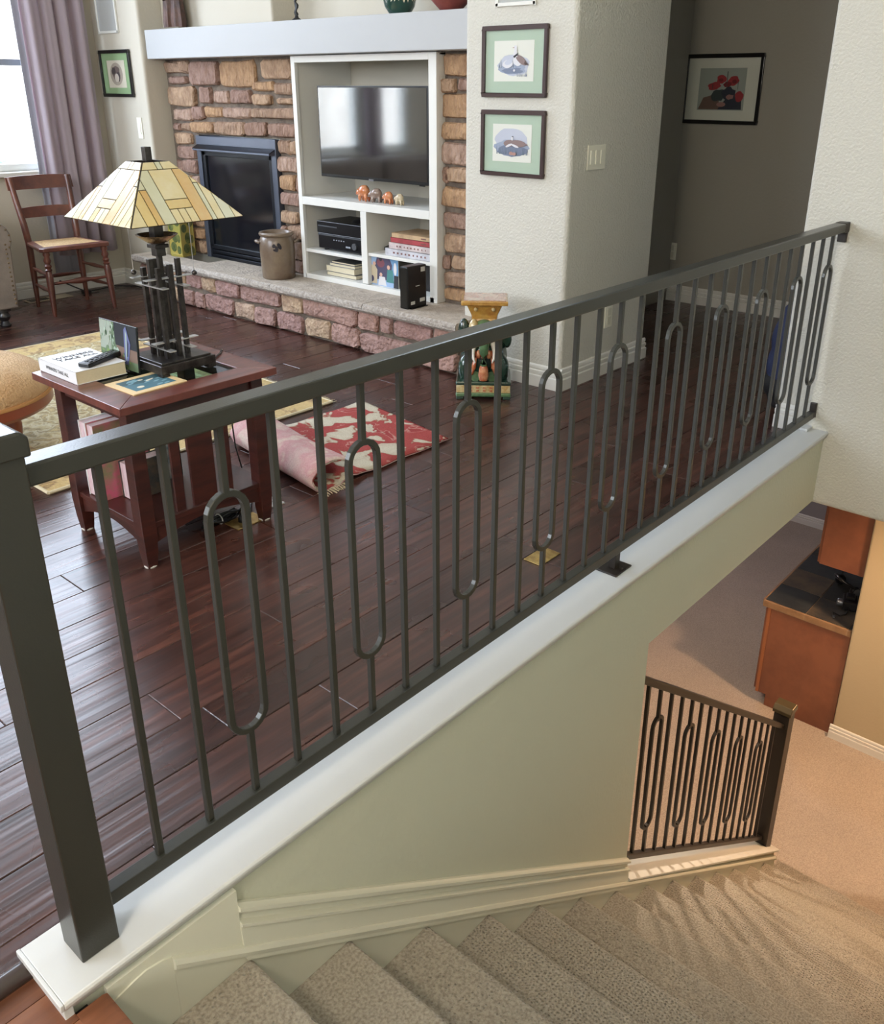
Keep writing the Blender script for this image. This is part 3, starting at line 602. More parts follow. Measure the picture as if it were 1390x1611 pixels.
bl = [pm(150, 162, 186), pm(112, 124, 150), pm(128, 108, 106), pm(210, 210, 216), pm(44, 42, 48), pm(168, 130, 120), pm(186, 192, 208), pm(96, 112, 130)]
def grass(cx, cy, w_, h_, n, mi):
    return [(mi, [(cx + x, cy), (cx + x + .012, cy), (cx + x + ra.uniform(-.02, .03), cy + ra.uniform(.3, 1) * h_)]) for x in [ra.uniform(-w_, w_) for _ in range(n)]]
birds1 = [(6, ell(.5, .40, .40, .26, 20, jit=.08)), (0, ell(.46, .30, .36, .13, 18, jit=.15)), (1, ell(.48, .26, .24, .07, 16, jit=.25))] + grass(.35, .34, .25, .26, 16, 7) + grass(.72, .12, .12, .2, 12, 1) + [
    (3, ell(.36, .43, .13, .10, 14, .2)), (6, ell(.38, .47, .10, .06, 12, .3)), (3, ell(.60, .50, .10, .13, 14, .5)), (2, ell(.70, .52, .18, .075, 16, -.75)), (2, [(.80, .50), (.90, .38), (.76, .42)]),
    (3, [(.50, .60), (.60, .60), (.585, .84), (.525, .84)]), (3, ell(.552, .84, .038, .04)), (4, [(.50, .62), (.62, .70), (.61, .64), (.52, .57)]), (5, [(.52, .84), (.47, .825), (.52, .815)]), (3, ell(.53, .27, .025, .03))]
birds2 = [(6, ell(.48, .58, .42, .32, 22, jit=.05)), (0, ell(.5, .38, .44, .22, 22, jit=.1)), (1, ell(.5, .30, .38, .16, 20, jit=.15))] + grass(.3, .2, .22, .3, 22, 7) + grass(.75, .2, .15, .25, 14, 7) + [
    (2, ell(.45, .50, .15, .09, 16, .1)), (2, ell(.67, .50, .2, .09, 16, -.1)), (2, [(.8, .54), (.93, .47), (.78, .44)]), (3, ell(.44, .44, .10, .03, 12, .5)), (3, ell(.60, .43, .10, .03, 12, -.4)),
    (3, ell(.52, .62, .025, .05, 10)), (4, ell(.53, .68, .02, .012, 8)), (5, ell(.5, .23, .05, .05, 10)), (5, ell(.58, .22, .05, .045, 10))]
picture('framed_print', 'brown framed bird print with green mount, upper one on the white wall block', 3.56, 2.530, 2.905, 1.377, 1.684, .018, fr_brown, mgreen, (.184, .80, .225, .79), paper, birds1, bl)
picture('framed_print', 'brown framed print of two birds in grass, lower one above the ceramic stool', 3.56, 2.527, 2.905, 1.021, 1.322, .018, fr_brown, mgreen, (.184, .80, .225, .79), paper, birds2, bl)
bm_ = [pm(170, 160, 146), pm(110, 96, 92), pm(70, 62, 64), pm(206, 198, 186)]
picture('framed_print', 'small black framed print with green mount beside the mauve curtain', 3.56, 6.035, 6.43, 1.351, 1.656, .020, fr_black, mat('mount_green_deep', lin(140, 168, 124), .8), (.22, .80, .2, .78), mat('paper_cream', lin(214, 208, 190), .8),
        [(0, ell(.5, .5, .36, .42, 20)), (1, ell(.45, .55, .22, .26, 16, jit=.15)), (2, ell(.36, .62, .12, .13, 12, jit=.2)), (2, ell(.6, .45, .1, .2, 12, jit=.2)), (3, ell(.5, .36, .12, .16, 12)), (1, ell(.6, .66, .1, .1, 10)), (0, ell(.5, .16, .2, .06, 12))], bm_)
po = [pm(150, 158, 150), pm(150, 44, 50), pm(110, 26, 34), pm(50, 62, 62), pm(104, 82, 72), pm(150, 110, 104), pm(38, 42, 56), pm(176, 178, 168)]
pops = [(0, [(.0, .0), (1, .0), (1, 1), (0, 1)]), (4, [(.02, .02), (.5, .02), (.46, .24), (.3, .36), (.12, .30)]), (6, [(.45, .02), (.96, .02), (.94, .3), (.75, .34), (.6, .26)]), (3, ell(.45, .36, .17, .14, 16, jit=.2)), (6, ell(.66, .40, .14, .15, 14, jit=.2)),
        (1, ell(.48, .74, .10, .11, 14, jit=.15)), (1, ell(.34, .58, .14, .09, 14, .3, jit=.15)), (1, ell(.74, .70, .11, .12, 14, jit=.15)), (2, ell(.62, .62, .09, .07, 12, jit=.2)), (1, ell(.90, .33, .09, .12, 14, jit=.2)), (5, ell(.7, .32, .08, .06, 10, jit=.2)), (5, ell(.52, .14, .1, .06, 10)), (2, ell(.47, .72, .05, .04, 10)), (2, ell(.76, .68, .05, .05, 10))] + \
       [(3, [(x, .5), (x + .008, .5), (x + .012, .92 - abs(x - .6)), (x - .004, .92 - abs(x - .6))]) for x in (.6, .84, .3)]
picture('framed_print', 'black framed print of red poppies on the dark hallway wall', 5.87, 2.50, 3.04, 1.213, 1.640, .022, fr_black, mat('mount_cream', lin(206, 208, 196), .8), (.20, .80, .20, .80), pm(176, 178, 168), pops, po)
picture('framed_print', 'dark framed picture on the chimney breast, only its lower edge in view', 3.74, 4.95, 5.42, 1.948, 2.40, .022, fr_black, mat('mount_cream', lin(206, 208, 196), .8), (.15, .85, .15, .85), paper, [], [])
# grilles high on the walls
def grille(y0, y1, z0, z1, label):
    t = thing('speaker_grille', label, 'speaker', (3.56, (y0 + y1) / 2, z0)); g = G(); f = .016
    for a in ((y0, y1, z0, z0 + f), (y0, y1, z1 - f, z1), (y0, y0 + f, z0, z1), (y1 - f, y1, z0, z1)): g.box(3.548, a[0], a[2], 3.5595, a[1], a[3])
    g.build('frame', mat('plate_white', lin(222, 222, 216), .5), t, world=True, bevel=.002)
    G().box(3.553, y0 + f, z0 + f, 3.5595, y1 - f, z1 - f).build('mesh', mat('grille_mesh', lin(178, 180, 178), .8, bump=(600, .4)), t, world=True)
grille(6.14, 6.40, 1.76, 2.16, 'white rectangular wall speaker grille above the small black framed print')
grille(2.607, 2.835, 1.762, 2.15, 'white rectangular wall speaker grille above the upper bird print')
# switches and outlets
pw = mat('switch_plate', lin(232, 230, 216), .35)
t = thing('light_switch', 'triple white rocker switch plate on the beige wall side', 'switch', (3.772, 2.385, 1.115))
G().box(3.695, 2.378, 1.060, 3.850, 2.384, 1.172).build('plate', pw, t, world=True, bevel=.002)
for k in range(3): G().box(3.715 + k * .044, 2.374, 1.085, 3.742 + k * .044, 2.379, 1.148).build('rocker', pw, t, world=True, bevel=.001)
def outlet(label, loc, ax):
    t = thing('wall_outlet', label, 'outlet', loc)
    x, y, z = loc
    if ax == 'x': G().box(x - .007, y - .036, z - .06, x - .001, y + .036, z + .06).build('plate', pw, t, world=True, bevel=.002); f = lambda zz: G().box(x - .010, y - .017, zz - .020, x - .006, y + .017, zz + .020)
    else: G().box(x - .036, y - .007, z - .06, x + .036, y - .001, z + .06).build('plate', pw, t, world=True, bevel=.002); f = lambda zz: G().box(x - .017, y - .010, zz - .020, x + .017, y - .006, zz + .020)
    for zz in (z - .024, z + .024): f(zz).build('socket', mat('socket_cream', lin(214, 212, 196), .4), t, world=True, bevel=.002)
outlet('white wall outlet low on the dark hallway wall', (5.87, 3.02, .35), 'x')
outlet('white wall outlet low on the beige wall side behind the railing', (3.985, 2.385, .31), 'y')
t = thing('light_switch', 'narrow white switch plate on the wall left of the fireplace recess', 'switch', (3.56, 6.02, 1.15))
G().box(3.553, 5.990, 1.08, 3.559, 6.050, 1.22).build('plate', pw, t, world=True, bevel=.002); G().box(3.549, 6.005, 1.11, 3.554, 6.033, 1.19).build('rocker', pw, t, world=True)
# ================================================================== CURTAIN
cur = thing('curtain', 'long mauve grey curtain hanging right of the window', 'curtain', (3.28, 6.36, .12))
cm = bpy.data.materials.new('curtain_fabric'); cm.use_nodes = True; nt = cm.node_tree; b = nt.nodes['Principled BSDF']
b.inputs['Base Color'].default_value = lin(186, 174, 180); b.inputs['Roughness'].default_value = .7; b.inputs['Sheen Weight'].default_value = .4
tr = nt.nodes.new('ShaderNodeBsdfTranslucent'); tr.inputs[0].default_value = lin(214, 194, 208); mx = nt.nodes.new('ShaderNodeMixShader'); mx.inputs[0].default_value = .42
nt.links.new(b.outputs[0], mx.inputs[1]); nt.links.new(tr.outputs[0], mx.inputs[2]); nt.links.new(mx.outputs[0], nt.nodes['Material Output'].inputs[0])
wv = nt.nodes.new('ShaderNodeTexNoise'); wv.inputs['Scale'].default_value = 40; mp = nt.nodes.new('ShaderNodeMapping'); mp.inputs['Scale'].default_value = (1, 1, 12)
tc = nt.nodes.new('ShaderNodeTexCoord'); nt.links.new(tc.outputs['Object'], mp.inputs[0]); nt.links.new(mp.outputs[0], wv.inputs['Vector'])
bp = nt.nodes.new('ShaderNodeBump'); bp.inputs['Strength'].default_value = .15; nt.links.new(wv.outputs[0], bp.inputs['Height']); nt.links.new(bp.outputs[0], b.inputs['Normal'])
def drape(name, x0, x1, yc, zb, zt, folds, amp, m, parent, phase=0, flare=0, seed=1):
    r = random.Random(seed); nx, nz = 90, 12; vs = []; fs = []
    for j in range(nz + 1):
        v = j / nz; z = zt + (zb(0) - zt) * v if callable(zb) else zt + (zb - zt) * v
        for i in range(nx + 1):
            u = i / nx; zz = zt + ((zb(u) if callable(zb) else zb) - zt) * v
            ph = u * folds * 2 * math.pi + phase + .5 * math.sin(u * 9 + 1.3)
            a = amp * (.6 + .4 * v) * (1 + .35 * math.sin(u * 5.3 + seed))
            y_ = yc + a * (math.sin(ph) + .3 * math.sin(2.3 * ph + 1 + v)) ; x_ = x0 + (x1 - x0) * u + .25 * a * math.cos(ph) + flare * v * (u - .5)
            vs.append((x_, y_, zz))
    for j in range(nz):
        for i in range(nx): fs.append((j * (nx + 1) + i, j * (nx + 1) + i + 1, (j + 1) * (nx + 1) + i + 1, (j + 1) * (nx + 1) + i))
    o = G().add(vs, fs).build(name, m, parent, smooth=179, world=True)
    md = o.modifiers.new('thickness', 'SOLIDIFY'); md.thickness = .002; return o
drape('panel', 3.00, 3.45, 6.37, .285, 3.94, 4.2, .034, cm, cur, seed=3)
drape('lining', 2.98, 3.2, 6.43, .14, 3.94, 2, .010, mat('curtain_lining', lin(168, 170, 182), .8), cur)
rod = tag(G().tube([(-.3, 6.38, 3.965), (3.55, 6.38, 3.965)], .013, 10).build('curtain_rod', blackm, smooth=1), 'black curtain rod above the windows', 'curtain rod')
for xx in (.5, 1.27, 3.3): G().bar((xx, 6.38, 3.965), (xx, 6.50, 3.965), .012, .012).build('rod_bracket', blackm, rod)
c2 = thing('curtain', 'mauve grey curtain between the two windows', 'curtain', (1.2, 6.36, .12))
drape('panel', 1.10, 1.34, 6.42, .2, 3.94, 4, .034, cm, c2, seed=5)
# ================================================================== END TABLE
tb = thing('end_table', 'square dark mahogany end table with glass inset top and slatted sides', 'table', (1.445, 2.535, 0))
X0, X1_, YA, YB, TZ = 1.165, 1.722, 2.265, 2.802, .56
w_ = .092
def quadbox(name, p, m):
    n = len(p); G().prism(p, 'z', TZ - .024, TZ).build(name, m, tb, world=True, bevel=.002)
e_ = .0006
quadbox('top_board', [(X0, YA), (X1_, YA), (X1_ - w_, YA + w_), (X0 + w_, YA + w_)], mission_t)
quadbox('top_board', [(X1_, YA + e_), (X1_, YB - e_), (X1_ - w_, YB - w_), (X1_ - w_, YA + w_ + e_)], mission_t)
quadbox('top_board', [(X0, YB), (X1_, YB), (X1_ - w_, YB - w_), (X0 + w_, YB - w_)], mission_t)
quadbox('top_board', [(X0, YA + e_), (X0, YB - e_), (X0 + w_, YB - w_), (X0 + w_, YA + w_ + e_)], mission_t)
G().box(X0 + w_, YA + w_, TZ - .010, X1_ - w_, YB - w_, TZ - .003).build('glass_inset', emit_free_glass('table_glass', (.62, .80, .76, 1)), tb, world=True)
lx, ly = (1.203, 1.650), (2.312, 2.708)
for a in lx:
    for b_ in ly:
        cx, cy = a + .0245, b_ + .0245; g = G(); vs = []
        for z_, h in ((0, .016), (.05, .021), (.12, .0245), (.40, .0235), (.536, .0215)): vs += [(cx - h, cy - h, z_), (cx + h, cy - h, z_), (cx + h, cy + h, z_), (cx - h, cy + h, z_)]
        fs = [(0, 1, 2, 3), (16, 17, 18, 19)] + [(4 * j + i, 4 * j + (i + 1) % 4, 4 * j + 4 + (i + 1) % 4, 4 * j + 4 + i) for j in range(4) for i in range(4)]
        L_ = g.add(vs, fs).build('leg', mission, tb, world=True, bevel=.002)
        G().lathe([(.019, 0), (.021, .004), (.015, .008)], (cx, cy, .0), 12).build('felt_pad', mat('felt_white', lin(190, 186, 180), .9), L_, world=True)
for yy in (2.326, 2.726):
    G().box(1.25, yy, .470, 1.652, yy + .018, .536).build('apron', mission, tb, world=True, bevel=.001)
    arch = [(1.25, .142), (1.652, .142)] + [(1.652 - .402 * i / 10, .078 + .034 * math.sin(math.pi * i / 10)) for i in range(11)]
    G().prism(arch, 'y', yy - .001, yy + .019).build('stretcher', mission, tb, world=True)
    for xc, hw in ((1.357, .016), (1.449, .045), (1.541, .016)): G().box(xc - hw, yy + .004, .150, xc + hw, yy + .014, .472).build('slat', mission, tb, world=True, bevel=.001)
for xx in (1.217, 1.664):
    G().box(xx, 2.36, .490, xx + .018, 2.708, .536).build('apron', mission, tb, world=True, bevel=.001)
    arch = [(2.36, .142), (2.708, .142)] + [(2.708 - .348 * i / 10, .078 + .034 * math.sin(math.pi * i / 10)) for i in range(11)]
    G().prism(arch, 'x', xx - .001, xx + .019).build('stretcher', mission, tb, world=True)
G().box(1.21, 2.318, .134, 1.692, 2.752, .152).build('shelf', mission, tb, world=True, bevel=.002)
# ------------------------------------------------------------------ books
page = mat('book_pages', lin(222, 212, 186), .85, col2=lin(200, 190, 162), vscale=120, stretch=(1, 1, 30))
def book(label, c, sx, sy, sz, cover, rz=0, spine='-x', group=None, pagem=None, name='book', sp=None):
    """closed book lying flat; c = centre of its underside"""
    t = thing(name, label, 'book', c, rz, group); h = .0022
    g = G().box(-sx / 2, -sy / 2, 0, sx / 2, sy / 2, h).box(-sx / 2, -sy / 2, sz - h, sx / 2, sy / 2, sz)
    if spine == '-x': g.box(-sx / 2, -sy / 2, 0, -sx / 2 + h, sy / 2, sz); pb = (-sx / 2 + h, -sy / 2 + .003, h, sx / 2 - .003, sy / 2 - .003, sz - h)
    elif spine == 'x': g.box(sx / 2 - h, -sy / 2, 0, sx / 2, sy / 2, sz); pb = (-sx / 2 + .003, -sy / 2 + .003, h, sx / 2 - h, sy / 2 - .003, sz - h)
    elif spine == '-y': g.box(-sx / 2, -sy / 2, 0, sx / 2, -sy / 2 + h, sz); pb = (-sx / 2 + .003, -sy / 2 + h, h, sx / 2 - .003, sy / 2 - .003, sz - h)
    g.build('cover', cover, t, bevel=.001, seg=1); G().box(*pb).build('pages', pagem or page, t)
    return t
ink = mat('ink_dark', lin(46, 46, 52), .6); white_cov = mat('cover_white', lin(226, 228, 232), .4)
bk = book('thick white hardcover with dark capitals lying on the end table', (1.279, 2.683, TZ), .168, .240, .042, white_cov)
text_obj('title', 'WINNERS\nTAKE ALL', .030, ink, bk, (.004, .048, .0421), (0, 0, 0))
text_obj('spine_title', 'WINNERS TAKE ALL', .016, ink, bk, (-.0842, .0, .021), (math.pi / 2, 0, -math.pi / 2))
rm = thing('remote_control', 'black remote control lying across the white book', 'remote', (1.318, 2.622, TZ + .0424), .38)
G().prism([(-.088, 0), (.088, 0), (.088, .012), (.070, .016), (-.088, .014)], 'y', -.021, .021).build('body', black, rm, bevel=.003)
for i in range(6):
    for j in range(2): G().box(-.07 + i * .022, -.012 + j * .014, .012, -.058 + i * .022, -.004 + j * .014, .0165).build('button', mat('button_grey', lin(80, 82, 86), .5), rm)
# photo block
ph = thing('photo_block', 'upright glass photo of green foliage and a waterfall beside the lamp', 'picture', (1.378, 2.634, TZ), 0)
lean = Matrix.Rotation(math.radians(4), 3, 'Y')
Rz = Matrix.Rotation(math.radians(2), 3, 'Z')
G().box(0, -.107, 0.002, .007, .107, .150).build('block', mat('acrylic_dark', lin(40, 44, 46), .1), ph, rot=Rz @ lean, bevel=.001)
fol = [pm(96, 118, 92), pm(150, 160, 150), pm(36, 40, 48), pm(96, 104, 150), pm(112, 140, 84), pm(160, 180, 168), pm(120, 100, 90), pm(60, 84, 62)]
fp_ = [(0, [(0, 0), (1, 0), (1, 1), (0, 1)]), (1, [(0, .35), (.3, .35), (.34, 1), (0, 1)]), (2, [(.42, .5), (1, .45), (1, 1), (.4, 1)]), (6, [(.45, .2), (1, .2), (1, .47), (.45, .5)])]
for i in range(46): fp_.append((ra.choice([0, 4, 7, 5, 4]), ell(ra.uniform(.03, .8), ra.uniform(.02, .42), ra.uniform(.02, .06), ra.uniform(.02, .05), 7, ra.uniform(0, 3), .3, ra)))
for i in range(26): fp_.append((ra.choice([1, 5, 7, 0]), ell(ra.uniform(.03, .4), ra.uniform(.45, .96), ra.uniform(.01, .03), ra.uniform(.03, .09), 6, 0, .3, ra)))
fp_ += [(3, [(.66, .12), (.76, .12), (.84, .6), (.74, .98), (.68, .9)]), (5, [(.70, .2), (.72, .2), (.75, .8), (.72, .9)]), (2, [(.73, .3), (.76, .3), (.79, .6), (.77, .7)])]
g = G()
for i, (mi, pts) in enumerate(fp_):
    g.cur = mi; g.add([(-.0004 - .00002 * i, .105 - u * .21, .004 + v * .144) for u, v in pts], [tuple(range(len(pts)))])
g.build('print', fol, ph, rot=Rz @ lean)
# card with blue picture
cdn = thing('picture_card', 'cream bordered card with a blue harbour picture lying on the table', 'card', (1.345, 2.425, TZ), .03)
G().box(-.092, -.080, 0.0004, .092, .080, .004).build('card', mat('card_cream', lin(222, 196, 150), .6), cdn)
cbm = [pm(70, 112, 128), pm(120, 160, 176), pm(220, 214, 196), pm(52, 86, 96)]
pp = [(0, [(.12, .14), (.88, .14), (.88, .86), (.12, .86)]), (3, [(.12, .6), (.5, .5), (.88, .68), (.88, .86), (.12, .86)])] + [(1, ell(ra.uniform(.2, .8), ra.uniform(.2, .8), .07, .03, 8, .3)) for _ in range(14)] + [(2, ell(.3, .32, .07, .06, 9, .4)), (2, ell(.62, .6, .1, .03, 9, .4)), (2, ell(.5, .7, .05, .03, 9))]
g = G()
for i, (mi, pts) in enumerate(pp): g.cur = mi; g.add([(-.092 + .184 * u, -.08 + .16 * v, .0042 + .00003 * i) for u, v in pts], [tuple(range(len(pts)))])
g.build('print', cbm, cdn)
# books on the lower shelf (standing)
def sbook(label, x0, x1, y0, y1, z0, h, cover, top=None, group=None):
    t = thing('book', label, 'book', ((x0 + x1) / 2, (y0 + y1) / 2, z0), 0, group); c = .003
    G().box(x0, y0, z0, x1, y0 + c, z0 + h).box(x0, y1 - c, z0, x1, y1, z0 + h).box(x1 - c, y0, z0, x1, y1, z0 + h).build('cover', cover, t, world=True)
    G().box(x0 + .003, y0 + c, z0 + .003, x1 - c, y1 - c, z0 + h - .004).build('pages', mat('magazine_pages', lin(214, 206, 206), .8, col2=lin(178, 120, 140), vscale=90, stretch=(.2, 8, .2)), t, world=True); return t
sbook('large pink book standing on the end table shelf', 1.225, 1.405, 2.575, 2.620, .1525, .262, mat('cover_pink', lin(196, 96, 128), .4, col2=lin(120, 130, 92), vscale=14))
sbook('pale book standing behind the pink book on the table shelf', 1.225, 1.400, 2.624, 2.668, .1525, .262, white_cov)
sbook('low dark slate book standing in front of the pink book', 1.285, 1.420, 2.505, 2.560, .1525, .130, mat('cover_slate', lin(52, 58, 62), .5, col2=lin(150, 120, 84), vscale=30, var=.3))
sbook('white and blue paperback at the middle of the table shelf', 1.44, 1.52, 2.575, 2.60, .1525, .16, mat('cover_blue_white', lin(206, 210, 206), .5, col2=lin(96, 124, 140), vscale=30))
# ================================================================== LAMP
LX, LY = 1.500, 2.522
lp = thing('table_lamp', 'craftsman table lamp with leaded glass pyramid shade on the end table', 'lamp', (LX, LY, TZ))
lm = mat('lamp_bronze', lin(84, 80, 78), .30, .7, col2=lin(50, 46, 46), vscale=30)
lsl = mat('lamp_bright_metal', lin(206, 206, 206), .3, .7)
for sx in (-1, 1):
    for sy in (-1, 1): G().box(sx * .085 - .014, sy * .085 - .014, 0, sx * .085 + .014, sy * .085 + .014, .012).build('foot', lm, lp, bevel=.001)
G().box(-.100, -.100, .012, .100, .100, .040).box(-.090, -.090, .040, .090, .090, .046).build('base', lm, lp, bevel=.002)
for (dx, dy, h) in ((-.034, .034, .345), (-.034, -.004, .375), (-.034, -.040, .352), (.004, .040, .366), (.004, -.040, .358), (.036, .030, .340), (.036, -.030, .372), (0, 0, .40)):
    G().box(dx * 1.12 - .0072, dy * 1.12 - .0072, .044, dx * 1.12 + .0072, dy * 1.12 + .0072, h - .02).build('bar', lm, lp, bevel=.001)
for z_, ax, o_ in ((.295, 'x', -.018), (.270, 'y', -.020), (.295, 'x', .022), (.270, 'y', .020), (.095, 'x', -.018), (.072, 'y', -.020), (.095, 'x', .022), (.072, 'y', .020)):
    if ax == 'x': G().box(-.080, o_ * 1.9 - .011, z_, .080, o_ * 1.9 + .011, z_ + .003).build('cross_plate', lsl, lp)
    else: G().box(o_ * 1.9 - .011, -.080, z_, o_ * 1.9 + .011, .080, z_ + .003).build('cross_plate', lsl, lp)
G().box(-.016, -.016, .36, .016, .016, .47).box(-.024, -.024, .385, .024, .024, .397).build('stem', lm, lp, bevel=.002)
G().lathe([(.012, .398), (.030, .402), (.062, .424), (.064, .426), (.058, .424), (.028, .406), (.012, .404)], n=24).build('tray', mat('lamp_brass_tray', lin(170, 140, 100), .25, .8), lp, smooth=40)
G().tube([(0, 0, .46), (0, 0, .655)], .006, 8).build('pole', lm, lp, smooth=1)
for a in (0, math.pi): G().lathe([(.013, 0), (.014, .02), (.02, .03), (.026, .05), (.022, .07), (0, .08)], (math.cos(a) * .04, math.sin(a) * .04, .50), 12).build('bulb', mat('bulb_frosted', lin(230, 226, 214), .3), lp, smooth=60)
G().box(-.011, -.011, .640, .011, .011, .682).build('finial', lm, lp, bevel=.002)
# shade: frustum of four leaded panels
zb_, zt_, hb, ht = .478, .640, .190, .044
shade = G()
def fr(h, z): return [(-h, -h, z), (h, -h, z), (h, h, z), (-h, h, z)]
shade.add(fr(hb - .001, zb_) + fr(ht - .001, zt_) , [(i, (i + 1) % 4, 4 + (i + 1) % 4, 4 + i) for i in range(4)])
sh = shade.build('shade', mat('lead_came', lin(52, 46, 40), .5, .4), lp)
sol = sh.modifiers.new('thickness', 'SOLIDIFY'); sol.thickness = .0015; sol.offset = 1
def gl(name, c, c2):
    m = mat(name, c, .22, col2=c2, vscale=9, var=.6, coat=.45, bump=(30, .10)); return m
gmats = [gl('opal_glass_cream', lin(200, 188, 146), lin(190, 166, 104)), gl('opal_glass_amber', lin(194, 162, 96), lin(180, 134, 66)), gl('opal_glass_pale', lin(190, 188, 160), lin(178, 174, 138)), gl('opal_glass_yellow', lin(198, 174, 112), lin(186, 154, 84))]
rects = [(-.25, -.008, 0, .13), (-.008, .010, 0, .13), (.010, .25, 0, .13), (-.042, .036, .13, .62), (-.042, .036, .62, .77), (-.042, -.016, .77, 1), (-.016, .008, .77, 1), (.008, .036, .77, 1),
         (-.082, -.042, .13, 1), (-.104, -.082, .44, 1), (-.25, -.082, .13, .44), (-.138, -.104, .44, 1), (-.25, -.138, .44, 1), (.036, .080, .13, 1), (.080, .096, .38, 1), (.096, .124, .38, 1), (.080, .25, .13, .38), (.124, .160, .38, 1), (.160, .25, .38, 1)]
slant = math.hypot(zt_ - zb_, hb - ht)
def clip(poly, a, b_, c_):  # keep a*x+b*y<=c
    out = []
    for i in range(len(poly)):
        p, q = poly[i], poly[(i + 1) % len(poly)]; dp, dq = a * p[0] + b_ * p[1] - c_, a * q[0] + b_ * q[1] - c_
        if dp <= 0: out.append(p)
        if dp * dq < 0: t_ = dp / (dp - dq); out.append((p[0] + (q[0] - p[0]) * t_, p[1] + (q[1] - p[1]) * t_))
    return out
rs = random.Random(4)
for side in range(4):
    A = side * math.pi / 2
    for k, (s0, s1, t0, t1) in enumerate(rects):
        gp = .0016
        poly = [(s0 + gp, t0 * slant + gp), (s1 - gp, t0 * slant + gp), (s1 - gp, t1 * slant - gp), (s0 + gp, t1 * slant - gp)]
        kk = (hb - ht) / slant
        poly = clip(poly, 1, -kk, ht - .0022); poly = clip(poly, -1, -kk, ht - .0022)
        if len(poly) < 3: continue
        ar = abs(sum(poly[i][0] * poly[(i + 1) % len(poly)][1] - poly[(i + 1) % len(poly)][0] * poly[i][1] for i in range(len(poly)))) / 2
        if ar < 2e-5: continue
        def P3(s, t, d):
            f = t / slant; h = ht + (hb - ht) * f; z_ = zt_ + (zb_ - zt_) * f
            nx_, nz_ = (zt_ - zb_) / slant, (hb - ht) / slant
            x_, y_ = s, -(h + d * nx_); z_ += d * nz_
            return (x_ * math.cos(A) - y_ * math.sin(A), x_ * math.sin(A) + y_ * math.cos(A), z_)
        n = len(poly); vs = [P3(s, t, .0006) for s, t in poly] + [P3(s, t, .0028) for s, t in poly]
        mi = {3: 0, 4: 3, 8: 2, 9: 1, 13: 1, 11: 3}.get(k, rs.choice([0, 0, 2, 3]))
        G().add(vs, [tuple(range(n)), tuple(range(n, 2 * n))] + [(i, (i + 1) % n, n + (i + 1) % n, n + i) for i in range(n)]).build('glass_pane', gmats[mi], sh)
for (dx, dy) in ((-.056, .066), (.068, -.078)):
    c_ = G().tube([(dx * .7, dy * .7, .50), (dx, dy, .47), (dx, dy, .315)], .0012, 5).build('pull_chain', lsl, lp, smooth=1)
    G().ball((dx, dy, .308), .0085, 10, 7).build('pull_knob', lm, c_, smooth=1)
crd = tag(G().tube([(1.60, 2.55, TZ + .004), (1.65, 2.50, TZ + .004), (1.69, 2.53, TZ + .004), (1.725, 2.57, TZ + .003), (1.732, 2.58, .50), (1.735, 2.56, .2), (1.72, 2.47, .008), (1.66, 2.40, .008)], .003, 6).build('lamp_cord', black, smooth=1), 'thin black cord running from the lamp over the table edge', 'cord')
# floor outlet under the table with bundled cables
fo = thing('floor_outlet', 'brass floor outlet plate under the end table with a plug', 'outlet', (1.615, 2.368, 0))
G().box(1.557, 2.330, .0005, 1.676, 2.408, .004).build('plate', brass, fo, world=True, bevel=.001)
G().lathe([(.020, 0), (.019, .012), (.012, .03), (.008, .034)], (1.612, 2.372, .004), 12).build('plug', black, fo, world=True, smooth=40)
cbu = thing('cable_bundle', 'bundle of black cables tied under the end table', 'cable', (1.55, 2.41, 0))
for i in range(7):
    r_ = ra.uniform(0, 6); P = []
    for q in range(9): P.append((1.48 + .018 * q, 2.412 + .011 * math.cos(r_ + q * .5) + .003 * i, .018 + .011 * math.sin(r_ + q * .5)))
    P += [(1.635, 2.40, .045), (1.612, 2.372, .036)] if i < 2 else []
    G().tube(P, .005, 6).build('cable', black, cbu, world=True, smooth=1)
G().tube([(1.545 + 0 * a, 2.42 + .021 * math.cos(a), .020 + .018 * math.sin(a)) for a in [k_ * math.pi / 6 for k_ in range(12)]], .002, 5, closed=True).build('tie', mat('tie_white', lin(200, 200, 196), .5), cbu, world=True)
t = thing('floor_outlet', 'brass floor outlet plate set in the walnut floor behind the railing', 'outlet', (2.095, 1.437, 0))
G().box(2.040, 1.402, .0005, 2.150, 1.470, .004).build('plate', brass, t, world=True, bevel=.001)
G().lathe([(.018, 0), (.018, .0015), (.006, .002)], (2.085, 1.437, .004), 16).build('cap', brass, t, world=True)
# white mat / trivet beside the rug
tag(G().box(1.745, 2.38, .0005, 1.80, 2.46, .006).build('woven_mat', mat('woven_white', lin(206, 202, 196), .8, col2=lin(90, 86, 84), vscale=160)), 'small white woven patch lying beside the end table leg', 'mat')
